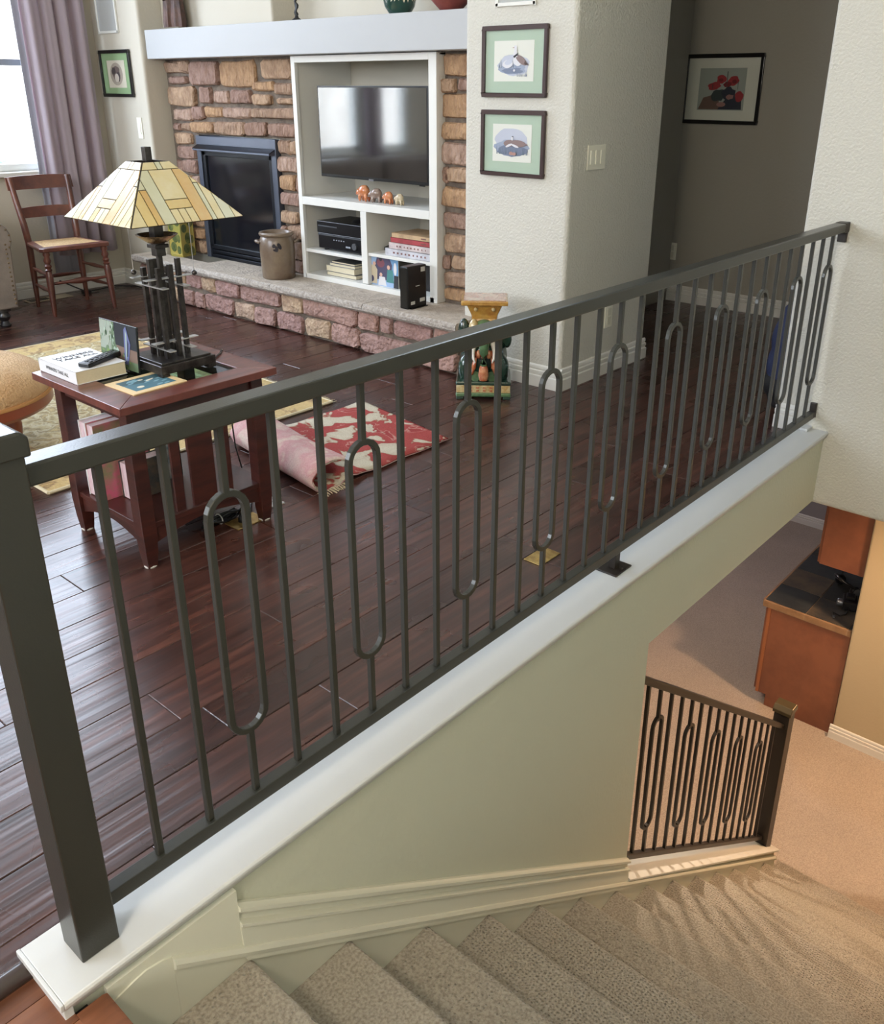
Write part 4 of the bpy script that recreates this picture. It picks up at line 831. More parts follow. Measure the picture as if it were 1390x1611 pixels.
# ================================================================== RUGS
def rug_mat(name, cols, scale, bump=.6):
    m = bpy.data.materials.new(name); m.use_nodes = True; nt = m.node_tree; N = nt.nodes; L = nt.links; b = N['Principled BSDF']; b.inputs['Roughness'].default_value = .95; b.inputs['Specular IOR Level'].default_value = .1
    tc = N.new('ShaderNodeTexCoord'); n = N.new('ShaderNodeTexNoise'); n.inputs['Scale'].default_value = scale; n.inputs['Detail'].default_value = 3; n.inputs['Distortion'].default_value = .5
    L.new(tc.outputs['Object'], n.inputs['Vector']); cr = N.new('ShaderNodeValToRGB'); els = cr.color_ramp.elements
    while len(els) < len(cols): els.new(.5)
    for i, (p, c) in enumerate(cols): els[i].position = p; els[i].color = c
    L.new(n.outputs[0], cr.inputs[0]); f = N.new('ShaderNodeTexNoise'); f.inputs['Scale'].default_value = 160; L.new(tc.outputs['Object'], f.inputs['Vector'])
    mr = N.new('ShaderNodeMapRange'); mr.inputs[3].default_value = .75; mr.inputs[4].default_value = 1.2; L.new(f.outputs[0], mr.inputs[0])
    hs = N.new('ShaderNodeHueSaturation'); L.new(mr.outputs[0], hs.inputs['Value']); L.new(cr.outputs[0], hs.inputs['Color']); L.new(hs.outputs[0], b.inputs['Base Color'])
    bp = N.new('ShaderNodeBump'); bp.inputs['Strength'].default_value = bump; bp.inputs['Distance'].default_value = .004; L.new(f.outputs[0], bp.inputs['Height']); L.new(bp.outputs[0], b.inputs['Normal'])
    return m
gold = rug_mat('gold_rug_pile', [(.30, lin(140, 124, 96)), (.42, lin(184, 168, 130)), (.50, lin(200, 190, 160)), (.56, lin(150, 134, 104)), (.64, lin(192, 172, 128)), (.75, lin(120, 104, 84))], 16)
goldb = rug_mat('gold_rug_border', [(.35, lin(190, 166, 118)), (.5, lin(198, 174, 128)), (.6, lin(150, 126, 98)), (.7, lin(196, 168, 116))], 14)
rg = thing('area_rug', 'gold and beige patterned area rug under the ottoman', 'rug', (1.97, 4.13, 0))
def grid_sheet(x0, x1, y0, y1, z, th, nx, ny, jit, seed):
    r = random.Random(seed); vs = []; fs = []
    for j in range(ny + 1):
        for i in range(nx + 1):
            e = (i in (0, nx)) or (j in (0, ny)); vs.append((x0 + (x1 - x0) * i / nx + (r.uniform(-jit, jit) if e else 0), y0 + (y1 - y0) * j / ny + (r.uniform(-jit, jit) if e else 0), z + th))
    for j in range(ny):
        for i in range(nx): a = j * (nx + 1) + i; fs.append((a, a + 1, a + nx + 2, a + nx + 1))
    per = [i for i in range(nx + 1)] + [(j) * (nx + 1) + nx for j in range(1, ny + 1)] + [ny * (nx + 1) + i for i in range(nx - 1, -1, -1)] + [j * (nx + 1) for j in range(ny - 1, 0, -1)]
    k0 = len(vs); vs += [(vs[i][0], vs[i][1], z) for i in per]; n = len(per)
    fs += [(per[i], per[(i + 1) % n], k0 + (i + 1) % n, k0 + i) for i in range(n)]
    return G().add(vs, fs)
grid_sheet(1.44, 2.50, 3.30, 4.97, .001, .010, 12, 18, 0, 2).build('field', gold, rg, world=True)
g = G()
for a in ((1.27, 2.67, 3.10, 3.30), (1.27, 2.67, 4.97, 5.16), (1.27, 1.44, 3.30, 4.97), (2.50, 2.67, 3.30, 4.97)): g.box(a[0], a[2], .001, a[1], a[3], .0106)
g.build('border', goldb, rg, world=True)
g = G(); bind = mat('rug_binding', lin(206, 194, 164), .9)
g.tube([(1.27, 3.10, .007), (2.67, 3.10, .007)], .007, 6).tube([(1.27, 5.16, .007), (2.67, 5.16, .007)], .007, 6).tube([(1.27, 3.1, .007), (1.27, 5.16, .007)], .007, 6).tube([(2.67, 3.1, .007), (2.67, 5.16, .007)], .007, 6).build('binding', bind, rg, world=True, smooth=1)
g = G()
for i in range(130):
    yy = 3.10 + 2.06 * i / 129; g.tube([(2.675, yy, .006), (2.70 + ra.uniform(0, .01), yy + ra.uniform(-.01, .01), .003)], .0016, 3)
o = g.build('fringe', bind, rg, world=True); o['kind'] = 'stuff'
# red rug, left edge folded back on itself
redt = rug_mat('red_rug_pile', [(.36, lin(196, 188, 170)), (.455, lin(188, 176, 158)), (.468, lin(150, 110, 92)), (.48, lin(158, 74, 72)), (.60, lin(162, 78, 76)), (.612, lin(190, 146, 134)), (.622, lin(156, 70, 70)), (.66, lin(150, 68, 68)), (.67, lin(190, 180, 162))], 7)
redu = rug_mat('red_rug_underside', [(.35, lin(200, 172, 168)), (.5, lin(196, 150, 152)), (.62, lin(208, 190, 178)), (.7, lin(186, 132, 136))], 9, .3)
rb = thing('red_rug', 'red and cream floral rug with its left edge folded back', 'rug', (2.3, 2.7, 0), 0)
prof_ = [(2.665, .010), (2.5, .010), (2.35, .011), (2.22, .012), (2.14, .020), (2.10, .030), (2.075, .026), (2.06, .012), (2.03, .008), (1.99, .008), (1.95, .010), (1.918, .022), (1.905, .050), (1.918, .082), (1.945, .104), (1.985, .112), (2.04, .104), (2.10, .084)]
# smooth path
def smooth_path(P, it=2):
    for _ in range(it):
        Q = [P[0]]
        for a, b_ in zip(P, P[1:]): Q += [(a[0] * .75 + b_[0] * .25, a[1] * .75 + b_[1] * .25), (a[0] * .25 + b_[0] * .75, a[1] * .25 + b_[1] * .75)]
        Q.append(P[-1]); P = Q
    return P
PP = smooth_path(prof_); ny = 14; nrm = []
for i in range(len(PP)):
    a, b_ = PP[max(0, i - 1)], PP[min(len(PP) - 1, i + 1)]; d = Vector((b_[0] - a[0], b_[1] - a[1])).normalized(); nrm.append((d.y, -d.x))
for nm, off, m in (('pile', -.0025, redt), ('backing', .0025, redu)):
    vs = []; fs = []; th = .0042
    for j in range(ny + 1):
        y_ = 2.345 + .64 * j / ny; sk_ = .10 * j / ny
        for i, p in enumerate(PP):
            q = 1 + 0 * i; x_ = p[0] + sk_ + nrm[i][0] * -off; z_ = max(.001, p[1] + nrm[i][1] * -off)
            vs.append((x_, y_ + .004 * math.sin(i * .9), z_ + (.006 * math.sin(y_ * 9) if p[1] > .03 else 0)))
    w = len(PP)
    for j in range(ny):
        for i in range(w - 1): fs.append((j * w + i, j * w + i + 1, (j + 1) * w + i + 1, (j + 1) * w + i))
    o = G().add(vs, fs).build(nm, m, rb, smooth=60, world=True); md = o.modifiers.new('thickness', 'SOLIDIFY'); md.thickness = .004; md.offset = 0
g = G()
for i in range(26): xx = 1.93 + .006 * i; g.tube([(xx, 2.35, .006), (xx + ra.uniform(-.01, .01), 2.32 - ra.uniform(0, .02), .003)], .0015, 3)
o = g.build('fringe', bind, rb, world=True); o['kind'] = 'stuff'
# ================================================================== CHAIR
ch = thing('dining_chair', 'cherry wood ladder back chair with woven cane seat by the curtain', 'chair', (2.85, 5.95, 0), math.radians(-5))
turn = lambda p, q, r0, prof, nm, m=cherry, n=12: (lambda r0: G().sweep([Vector(p).lerp(Vector(q), t) for t, _ in prof], [(math.cos(2 * math.pi * i / n) * r0, math.sin(2 * math.pi * i / n) * r0) for i in range(n)], (0, 1, 0) if abs(p[0] - q[0]) + abs(p[2] - q[2]) > abs(p[1] - q[1]) else (0, 0, 1), False, [k for _, k in prof]).build(nm, m, ch, smooth=50))(r0 * 1.3)
legp = [(0, .5), (.04, .62), (.1, .72), (.45, 1.05), (.62, 1.1), (.70, .8), (.72, 1.15), (.74, .75), (.78, 1.1), (.81, .7), (.86, 1.15), (.92, .75), (.95, 1.1), (1, .9)]
turn((-.205, -.175, 0), (-.190, -.165, .425), .0165, legp, 'leg'); turn((.205, -.175, 0), (.190, -.165, .425), .0165, legp, 'leg')
# rear legs rise into the back posts
for s_ in (-1, 1):
    path = [(s_ * .172, .200, 0), (s_ * .168, .195, .2), (s_ * .165, .190, .43), (s_ * .172, .205, .56), (s_ * .182, .240, .70), (s_ * .190, .275, .855)]
    G().sweep(path, [(math.cos(2 * math.pi * i / 10) * .0165, math.sin(2 * math.pi * i / 10) * .0165) for i in range(10)], (0, 1, 0), False, [.75, 1.25, 1.4, 1.35, 1.25, 1.15]).build('back_post', cherry, ch, smooth=50)
def curved_rail(z0, z1, y0, y1, wdt, nm, bow=.028):
    g = G(); n = 10; vs = []
    for i in range(n + 1):
        u = -1 + 2 * i / n; b_ = bow * (1 - u * u)
        top = z1 - .006 * u * u
        for (z_, yy) in ((z0, y0), (top, y1)): vs += [(u * wdt, yy + b_ - .008, z_), (u * wdt, yy + b_ + .008, z_)]
    fs = [(0, 1, 3, 2), tuple(4 * n + k for k in (0, 1, 3, 2))]
    for i in range(n):
        a, b_ = 4 * i, 4 * i + 4
        for p, q in ((0, 1), (1, 3), (3, 2), (2, 0)): fs.append((a + p, a + q, b_ + q, b_ + p))
    g.add(vs, fs).build(nm, cherry, ch, smooth=40)
curved_rail(.775, .862, .255, .280, .215, 'crest_rail'); curved_rail(.595, .665, .215, .232, .180, 'back_rail')
seat_pts = [(-.215, -.200), (.215, -.200), (.232, -.17), (.205, .02), (.178, .21), (-.178, .21), (-.205, .02), (-.232, -.17)]
# seat frame ring and cane
inner = [(x * .80, (y - .005) * .78 + .005) for x, y in seat_pts]; n = 8
g = G(); vs = []
for P, z_ in ((seat_pts, .422), (seat_pts, .444), (inner, .450), (inner, .424)): vs += [(x, y, z_ + (.004 if y < -.15 and z_ > .43 else 0)) for x, y in P]
fs = []
for a in range(4):
    for i in range(n): fs.append((a * n + i, a * n + (i + 1) % n, ((a + 1) % 4) * n + (i + 1) % n, ((a + 1) % 4) * n + i))
g.add(vs, fs).build('seat_frame', cherry, ch, bevel=.006, seg=3)
G().prism(inner, 'z', .438, .447).build('cane_seat', mat('cane', lin(196, 164, 116), .6, col2=lin(160, 122, 78), vscale=90, bump=(150, .6)), ch)
strp = [(0, .7), (.2, .9), (.5, 1.35), (.8, .9), (1, .7)]
turn((-.198, -.17, .215), (.198, -.17, .215), .009, [(0, .8), (.3, .9), (.42, 1.5), (.5, 1.8), (.58, 1.5), (.7, .9), (1, .8)], 'stretcher')
turn((-.168, .195, .20), (.168, .195, .20), .008, strp, 'stretcher')
for s_ in (-1, 1):
    for z_ in (.16, .27): turn((s_ * .198, -.172, z_), (s_ * .168, .195, z_), .008, strp, 'stretcher')
# floor register and cable behind the chair
t = thing('floor_register', 'beige metal floor register against the window wall behind the chair', 'vent', (2.86, 6.36, 0))
G().box(2.70, 6.30, .0005, 3.02, 6.42, .005).build('frame', mat('register_beige', lin(170, 158, 136), .5), t, world=True, bevel=.001)
for i in range(9): G().box(2.72 + i * .016, 6.32, .004, 2.730 + i * .016, 6.40, .0065).build('slat', blackm, t, world=True)
tag(G().tube([(3.0, 6.44, .10), (3.08, 6.40, .05), (3.14, 6.34, .012), (3.24, 6.36, .008), (3.40, 6.40, .008), (3.50, 6.28, .008), (3.50, 6.12, .008)], .005, 6).build('power_cord', blackm, smooth=1), 'black power cord lying along the floor in the corner behind the chair', 'cord')
tag(G().box(3.10, 6.30, .002, 3.16, 6.34, .025).build('plug_adapter', blackm, bevel=.003), 'small black plug adapter on the floor behind the chair', 'plug')
# ================================================================== SOFA
sf = thing('sofa', 'taupe leather sofa with rolled nailhead arm and turned dark feet at the left edge', 'sofa', (1.35, 6.05, 0))
lea = mat('sofa_leather', lin(140, 130, 122), .4, col2=lin(118, 108, 102), vscale=5, bump=(50, .15))
def arm(x0, x1):
    cx = (x0 + x1) / 2; r = (x1 - x0) / 2 + .02; P = []
    for i in range(13): a = math.pi * (1.15 - 1.3 * i / 12); P.append((cx + r * math.cos(a), .545 + r * .92 * math.sin(a)))
    pts = [(x0 + .02, .12)] + P + [(x1 - .012, .12)]
    A_ = G().prism(pts, 'y', 5.70, 6.30).build('arm', lea, sf, world=True, bevel=.012, seg=3)
    g = G()
    for p in pts[1:-1:1]: g.ball((cx + (p[0] - cx) * .90, 5.698, .545 + (p[1] - .545) * .90), .0065, 6, 4)
    for k in range(14): z_ = .15 + k * .028; g.ball((x0 + .035, 5.698, z_), .0065, 6, 4); g.ball((x1 - .028, 5.698, z_), .0065, 6, 4)
    o = g.build('nailheads', mat('nail_brass', lin(110, 92, 66), .35, .8), A_); o['kind'] = 'stuff'
    for v in o.data.vertices: v.co = v.co - Vector(sf.location)
arm(2.16, 2.385); arm(.32, .545)
G().box(.54, 5.80, .12, 2.17, 6.30, .30).build('base', lea, sf, world=True, bevel=.02, seg=3)
for a in (.55, 1.36): G().box(a, 5.74, .30, a + .80, 6.20, .45).build('seat_cushion', lea, sf, world=True, bevel=.04, seg=4)
for a in (.55, 1.36): G().box(a, 6.16, .43, a + .80, 6.29, .84).build('back_cushion', lea, sf, world=True, bevel=.05, seg=4)
for (fx, fy) in ((2.30, 5.775), (2.30, 6.24), (.40, 5.775), (.40, 6.24)):
    G().lathe([(.030, 0), (.034, .010), (.026, .022), (.020, .035), (.034, .050), (.040, .065), (.030, .082), (.030, .095), (.048, .100), (.048, .122)], (fx, fy, 0), 16).build('foot', mat('foot_dark', lin(30, 28, 30), .3, coat=.4), sf, world=True, smooth=50)
# ================================================================== OTTOMAN
ot = thing('ottoman', 'round gold woven ottoman with wooden rim on the area rug', 'ottoman', (1.24, 3.74, .011))
OR = .36
otm = mat('ottoman_weave', lin(206, 172, 130), .8, col2=lin(184, 144, 100), vscale=4, bump=(110, .8))
pr_ = [(OR - .004, .245)] + [(OR * math.cos(a) ** .75 if math.cos(a) > 0 else 0, .27 + .125 * math.sin(a)) for a in [math.pi / 2 * i / 12 for i in range(13)]]
pr_[-1] = (0, .395)
G().lathe(pr_, n=48).build('cushion', otm, ot, smooth=70)
G().lathe([(OR + .004, .243), (OR + .006, .250), (OR + .004, .257), (OR - .01, .257)], n=48).build('piping', mat('piping_gold', lin(186, 136, 84), .7), ot, smooth=70)
G().lathe([(OR - .05, .185), (OR - .01, .19), (OR + .002, .205), (OR, .243), (OR - .05, .243)], n=48).build('rim', mat('rim_wood', lin(138, 72, 48), .35, coat=.3), ot, smooth=40)
for k in range(4):
    a = math.pi / 4 + k * math.pi / 2; x_, y_ = (OR - .15) * math.cos(a), (OR - .15) * math.sin(a)
    G().lathe([(.016, 0), (.022, .01), (.016, .03), (.026, .08), (.030, .12), (.02, .15), (.032, .17), (.032, .19)], (x_, y_, 0), 14).build('leg', mat('rim_wood', lin(138, 72, 48), .35), ot, smooth=50)
# ================================================================== CERAMIC ELEPHANT STOOL
es = thing('ceramic_stool', 'glazed green and yellow ceramic elephant garden stool by the hearth end', 'stool', (3.285, 2.655, 0), math.radians(38.5))
gg = mat('glaze_green', lin(38, 70, 56), .12, col2=lin(24, 44, 40), vscale=9, coat=.8, bump=(25, .1)); gy = mat('glaze_yellow', lin(190, 148, 70), .15, col2=lin(160, 110, 50), vscale=14, coat=.8, bump=(60, .4))
gc = mat('glaze_cream', lin(206, 190, 146), .15, col2=lin(176, 140, 80), vscale=40, coat=.8); gr = mat('glaze_rust', lin(170, 84, 50), .15, col2=lin(206, 150, 110), vscale=30, coat=.8); gw = mat('glaze_white', lin(206, 200, 190), .12, coat=.9); gl_ = mat('glaze_light_green', lin(92, 124, 84), .15, col2=lin(60, 96, 66), vscale=20, coat=.8)
W2, D2 = .135, .115
for sx in (-1, 1):
    for sy in (-1, 1): G().box(sx * (D2 - .02) - .018, sy * (W2 - .02) - .018, 0, sx * (D2 - .02) + .018, sy * (W2 - .02) + .018, .020).build('foot', gg, es, bevel=.003)
G().box(-D2, -W2, .014, D2, W2, .034).build('plinth', gl_, es, bevel=.005); G().box(-D2 + .003, -W2 + .003, .034, D2 - .003, W2 - .003, .072).build('plinth_band', gc, es, bevel=.003)
for k in range(5):
    for zz in (.046, .061): G().box(-D2 - .001, -.078 + k * .033, zz - .004, -D2 + .004, -.064 + k * .033, zz + .004).build('relief', gr, es, bevel=.001)
G().box(-D2, -W2, .072, D2, W2, .092).build('plinth_top', gg, es, bevel=.006)
def blob(name, balls, m, voxel=.006, parent=es, rot=None):
    g = G()
    for c, r in balls: g.ball(c, r, 14, 10)
    o = g.build(name, m, parent, rot=rot); md = o.modifiers.new('merge', 'REMESH'); md.mode = 'VOXEL'; md.voxel_size = voxel; md.use_smooth_shade = True
    sm_ = o.modifiers.new('smooth', 'SMOOTH'); sm_.iterations = 4; return o
blob('body', [((.0, 0, .20), (.09, .118, .13)), ((.01, 0, .30), (.08, .088, .09)), ((.0, -.06, .13), (.05, .042, .07)), ((.0, .06, .13), (.05, .042, .07)), ((.06, -.05, .13), (.04, .042, .06)), ((.06, .05, .13), (.04, .042, .06)),
              ((-.05, -.085, .14), (.040, .042, .075)), ((-.05, .085, .14), (.040, .042, .075))], gg)
blob('head', [((-.055, 0, .325), (.055, .062, .065)), ((-.07, 0, .29), (.045, .045, .05))], gl_)
g = G(); g.tube([(-.105, 0, .33), (-.128, 0, .29), (-.136, 0, .24), (-.130, 0, .19), (-.120, 0, .145), (-.122, 0, .115)], .024, 12, radii=[1.1, 1.0, .85, .72, .8, .5]); g.build('trunk', gl_, es, smooth=70)
for s_ in (-1, 1):
    blob('ear', [((-.035, s_ * .098, .325), (.024, .030, .065)), ((-.03, s_ * .112, .285), (.020, .024, .045))], gg, .005)
    G().tube([(-.085, s_ * .04, .285), (-.118, s_ * .052, .245), (-.135, s_ * .050, .215), (-.142, s_ * .040, .195)], .011, 8, radii=[1.2, 1, .7, .2]).build('tusk', gw, es, smooth=70)
    blob('cheek_ornament', [((-.070, s_ * .050, .345), (.030, .026, .050)), ((-.064, s_ * .062, .30), (.026, .022, .034))], gc if s_ else gc, .005)
    G().tube([(-.095, s_ * .038, .21), (-.115, s_ * .050, .165), (-.108, s_ * .055, .125)], .012, 8, radii=[.5, 1.1, .3]).build('tassel', gr, es, smooth=70)
g = G()
for k in range(7): a = -1.1 + k * .37; g.ball((-.075 - .035 * math.cos(a), .070 * math.sin(a), .232 - .006 * math.cos(a * 2)), (.014, .014, .022), 8, 6)
g.build('collar', gr, es, smooth=70)
G().lathe([(.020, .105), (.026, .13), (.022, .165), (.012, .195)], (-.128, 0, 0), 10).build('tassel', gr, es, smooth=60)
for s_ in (-1, 1): G().lathe([(.026, 0), (.026, .006), (.018, .010), (.012, .006), (0, .008)], (-.100, s_ * .040, .085 + .03), 12, axis='x').build('scroll_relief', gl_, es, smooth=60)
prof_ = [(.062, .362), (.066, .375), (.060, .39), (.064, .41), (.082, .452), (.088, .462)]
g = G(); vs = []; m_ = len(prof_)
for r, z_ in prof_: vs += [(-r * .9, -r, z_), (r * .9, -r, z_), (r * .9, r, z_), (-r * .9, r, z_)]
cap_ = g.add(vs, [(0, 1, 2, 3), tuple(4 * (m_ - 1) + k for k in range(4))] + [(4 * j + i, 4 * j + (i + 1) % 4, 4 * j + 4 + (i + 1) % 4, 4 * j + 4 + i) for j in range(m_ - 1) for i in range(4)]).build('capital', gy, es, bevel=.006)
for s_ in (-1, 1): G().ball((-.074, s_ * .042, .440), .010, 8, 6).build('boss', gc, cap_, smooth=70)
G().box(-.100, -.112, .462, .100, .112, .484).build('seat_edge', gy, es, bevel=.005); G().box(-.088, -.100, .484, .088, .100, .487).build('seat_panel', mat('glaze_panel', lin(196, 180, 160), .12, col2=lin(170, 88, 70), vscale=16, coat=.8), es)
# ================================================================== CROCK, VASE, ROUTER
ck = thing('stoneware_crock', 'grey brown salt glazed stoneware crock with dark leaf mark on the hearth', 'crock', (3.555, 4.575, .290), 0)
glz = mat('salt_glaze', lin(124, 108, 90), .35, col2=lin(92, 72, 58), vscale=4, coat=.3, bump=(40, .1))
G().lathe([(.098, 0), (.104, .006), (.106, .05), (.110, .16), (.108, .235), (.100, .255), (.096, .262), (.106, .268), (.110, .278), (.106, .287), (.098, .289), (.090, .284), (.088, .25), (.090, .04), (0, .03)], n=40).build('body', glz, ck, smooth=60)
d_ = Vector((-math.cos(math.radians(52)), -math.sin(math.radians(52)), 0)); sd = Vector((-d_.y, d_.x, 0))
for s_ in (-1, 1):
    A0 = sd * s_; G().tube([A0 * .104 + Vector((0, 0, .225)) - d_ * .03, A0 * .126 + Vector((0, 0, .232)) - d_ * .015, A0 * .130 + Vector((0, 0, .233)), A0 * .126 + Vector((0, 0, .232)) + d_ * .015, A0 * .104 + Vector((0, 0, .225)) + d_ * .03], .010, 8).build('ear_handle', glz, ck, smooth=60)
g = G()
for (a, b_, ra_, rb_) in ((-.020, .212, .012, .022), (-.002, .200, .010, .017), (.014, .214, .011, .013), (.006, .186, .016, .008)):
    pts = ell(a, b_, ra_, rb_, 9, .4 * (1 if a > 0 else -1)); g.add([tuple(d_ * (math.sqrt(max(0, .1108 ** 2 - (u + .006) ** 2)) ) + sd * (-(u + .006)) + Vector((0, 0, v))) for u, v in pts], [tuple(range(9))])
g.build('leaf_mark', mat('cobalt_dark', lin(36, 32, 40), .4), ck)
vs_ = thing('glass_vase', 'square yellow green glass vase with leaf pattern behind the lamp on the hearth', 'vase', (3.60, 5.72, .290), math.radians(10))
vg = mat('vase_yellow', lin(176, 158, 84), .12, col2=lin(150, 150, 80), vscale=10, coat=.6); vgn = mat('vase_green', lin(74, 88, 56), .15, col2=lin(120, 126, 76), vscale=20, coat=.6)
G().box(-.062, -.062, 0, .062, .062, .02).box(-.062, -.062, .02, -.054, .062, .34).box(.054, -.062, .02, .062, .062, .34).box(-.054, -.062, .02, .054, -.054, .34).box(-.054, .054, .02, .054, .062, .34).build('body', vg, vs_, bevel=.004)
for i, (u, v, a, b_) in enumerate(((-.02, .06, .03, .035), (.03, .04, .02, .03), (0, .13, .03, .04), (-.03, .20, .025, .03), (.03, .24, .03, .035), (.035, .12, .016, .03))):
    G().add([(p, -.0627, q) for p, q in ell(u, v, a, b_, 12)], [tuple(range(12))]).build('leaf', vgn, vs_); G().add([(-.0627, p, q) for p, q in ell(-u, v + .01, a, b_, 12)], [tuple(range(12))]).build('leaf', vgn, vs_)
ro = thing('router', 'black upright router with white stickers at the cabinet foot on the hearth', 'router', (3.520, 3.355, .290), 0)
G().box(-.078, -.030, 0, .078, .030, .232).build('body', mat('router_black', lin(14, 14, 16), .3), ro, bevel=.008, seg=3)
for a in ((.030, .195, .062, .220), (-.052, .022, -.020, .040), (.020, .030, .060, .050), (-.012, .120, .020, .1225)): G().box(a[0], -.0308, a[1], a[2], -.0295, a[3]).build('sticker', mat('sticker_white', lin(196, 196, 192), .5), ro)
G().box(-.06, -.045, 0, .07, .045, .006).build('stand', black, ro, bevel=.002)
# ================================================================== TV
tv = thing('television', 'black flat screen television mounted in the cabinet recess', 'television', (3.745, 3.875, .905))
TY0, TY1, TZ0, TZ1, TX = 3.425, 4.315, .918, 1.428, 3.728
G().box(TX, TY0, TZ0, TX + .035, TY1, TZ1).build('body', mat('tv_case', lin(14, 14, 16), .3), tv, world=True, bevel=.003)
G().box(TX - .0015, TY0 + .010, TZ0 + .018, TX + .001, TY1 - .010, TZ1 - .010).build('screen', mat('tv_screen', lin(8, 9, 12), .07, 0, 1.0, coat=1), tv, world=True)
G().box(TX - .003, 3.855, TZ0 - .002, TX + .01, 3.895, TZ0 + .008).build('logo_badge', mat('badge_silver', lin(150, 150, 154), .3, .8), tv, world=True)
G().box(TX - .001, TY0 + .03, TZ0 - .006, TX + .006, TY0 + .07, TZ0).build('sensor', black, tv, world=True)
G().box(TX + .035, 3.7, 1.0, TX + .06, 4.05, 1.33).box(TX + .06, 3.85, 1.1, 4.118, 3.90, 1.16).box(TX + .20, 3.42, 1.06, TX + .23, 3.90, 1.20).build('mount_arm', blackm, tv, world=True, bevel=.003)
# ================================================================== SHELF CONTENTS
def slab_box(name, label, cat, c, sx, sy, sz, parts):
    t = thing(name, label, cat, c); G().box(-sx / 2, -sy / 2, .008, sx / 2, sy / 2, sz).build('case', mat('case_black', lin(20, 20, 24), .28), t, bevel=.003); return t
rv = thing('receiver', 'black audio receiver with round knob on the left cabinet shelf', 'receiver', (3.85, 4.140, .477))
G().box(-.15, -.200, .012, .15, .200, .105).build('case', mat('case_black', lin(20, 20, 24), .28), rv, bevel=.003)
G().box(-.153, -.200, .092, -.149, .200, .098).build('trim_strip', steel, rv)
G().lathe([(.020, 0), (.019, .012), (0, .013)], (-.163, -.135, .050), 18, axis='x').build('knob', steel, rv, smooth=40)
g = G()
for k in range(5): g.box(-.1515, .05 - k * .022, .068, -.149, .06 - k * .022, .074)
g.box(-.1515, -.09, .034, -.149, -.05, .044).build('display_marks', mat('display_grey', lin(150, 156, 166), .4), rv)
for sy in (-.16, .16):
    for sx in (-.12, .12): G().lathe([(.015, 0), (.015, .012)], (sx, sy, 0), 10).build('foot', blackm, rv)
dv = thing('disc_player', 'black disc player stacked on top of the receiver', 'player', (3.84, 4.145, .582))
G().box(-.14, -.205, 0, .14, .205, .072).build('case', mat('case_black', lin(20, 20, 24), .28), dv, bevel=.003); G().box(-.1425, .02, .040, -.139, .19, .046).build('tray_line', steel, dv)
G().ball((.02, -.08, .072), (.09, .10, .022), 16, 6).build('top_cover', mat('case_black', lin(20, 20, 24), .28), dv, smooth=60)
bkm = lambda n, r, g_, b_: mat('cover_' + n, lin(r, g_, b_), .45, col2=lin(int(r * .8), int(g_ * .8), int(b_ * .8)), vscale=12)
z_ = .322
for lab, cm_, h, sy, o_ in (('dark slate book lowest of the stack under the receiver', bkm('darkslate', 70, 74, 80), .026, .27, .0), ('cream book second from the bottom of the stack under the receiver', bkm('cream', 206, 200, 184), .036, .26, .01), ('grey magazine third from the bottom under the receiver', bkm('grey', 130, 130, 140), .018, .235, -.01), ('charcoal magazine topmost of the stack under the receiver', bkm('charcoal', 60, 60, 66), .012, .21, -.02)):
    book(lab, (3.81, 4.150 + o_, z_), .21, sy, h, cm_, 0, 'x', 'books under the receiver'); z_ += h + .0010
z_ = .5125
for lab, cm_, h, sy, o_, ti in (('white book lowest of the stack on the right cabinet shelf', bkm('white2', 206, 206, 214), .040, .36, 0, 'GARDEN HISTORY'), ('white red lettered book second lowest on the right cabinet shelf', bkm('white3', 210, 196, 196), .036, .325, -.015, 'AMERICAN ART'), ('red book third from the bottom on the right cabinet shelf', bkm('red', 170, 70, 76), .028, .310, -.022, ''), ('tan book topmost of the stack on the right cabinet shelf', bkm('tan', 196, 166, 130), .026, .300, -.027, '')):
    t = book(lab, (3.80, 3.560 + o_, z_), .22, sy, h, cm_, 0, '-x', 'books on the right cabinet shelf'); z_ += h + .0010
    g = G(); rb_ = random.Random(int(z_ * 1000))
    for k in range(9 if ti else 4): yy = -sy * .4 + k * sy * (.085 if ti else .03); g.box(-.1106, yy, h * .35, -.1098, yy + rb_.uniform(.006, .016), h * .6)
    g.build('spine_marks', mat('ink_brown', lin(120, 80, 76), .6), t)
tag(G().prism([(3.79, .5125), (3.79, .535), (3.83, .542), (3.86, .5125)], 'y', 3.770, 3.850).build('cable_box', blackm, bevel=.003), 'small black box left of the book stack on the right shelf', 'box')
fph = thing('family_photo', 'unframed colour group photo standing in the lower right cabinet opening', 'photo', (3.70, 3.765, .322))
G().box(3.694, 3.640, .322, 3.700, 3.888, .512 - .002).build('print_block', paper, fph, world=True)
fmz = [pm(150, 176, 210), pm(74, 70, 96), pm(200, 186, 160), pm(212, 170, 150), pm(216, 214, 216), pm(70, 130, 130), pm(120, 70, 80), pm(108, 150, 190), pm(44, 44, 50)]
fpl = [(0, [(0, 0), (1, 0), (1, 1), (0, 1)]), (7, [(.55, .3), (1, .3), (1, 1), (.55, 1)]), (1, [(.2, .2), (.75, .2), (.8, .7), (.7, .95), (.3, .9), (.2, .6)]), (6, ell(.42, .72, .13, .14)), (2, [(.02, .05), (.28, .05), (.3, .5), (.2, .66), (.05, .6)]), (3, ell(.2, .68, .05, .06)), (4, [(.32, .02), (.6, .02), (.55, .3), (.36, .3)]), (3, ell(.42, .36, .05, .06)), (5, [(.6, .15), (.85, .15), (.82, .55), (.64, .55)]), (3, ell(.68, .62, .05, .07)), (8, [(.84, 0), (1, 0), (1, .4), (.86, .4)]), (8, ell(.42, .84, .05, .06)), (4, ell(.9, .6, .05, .2)), (1, ell(.12, .2, .06, .1))]
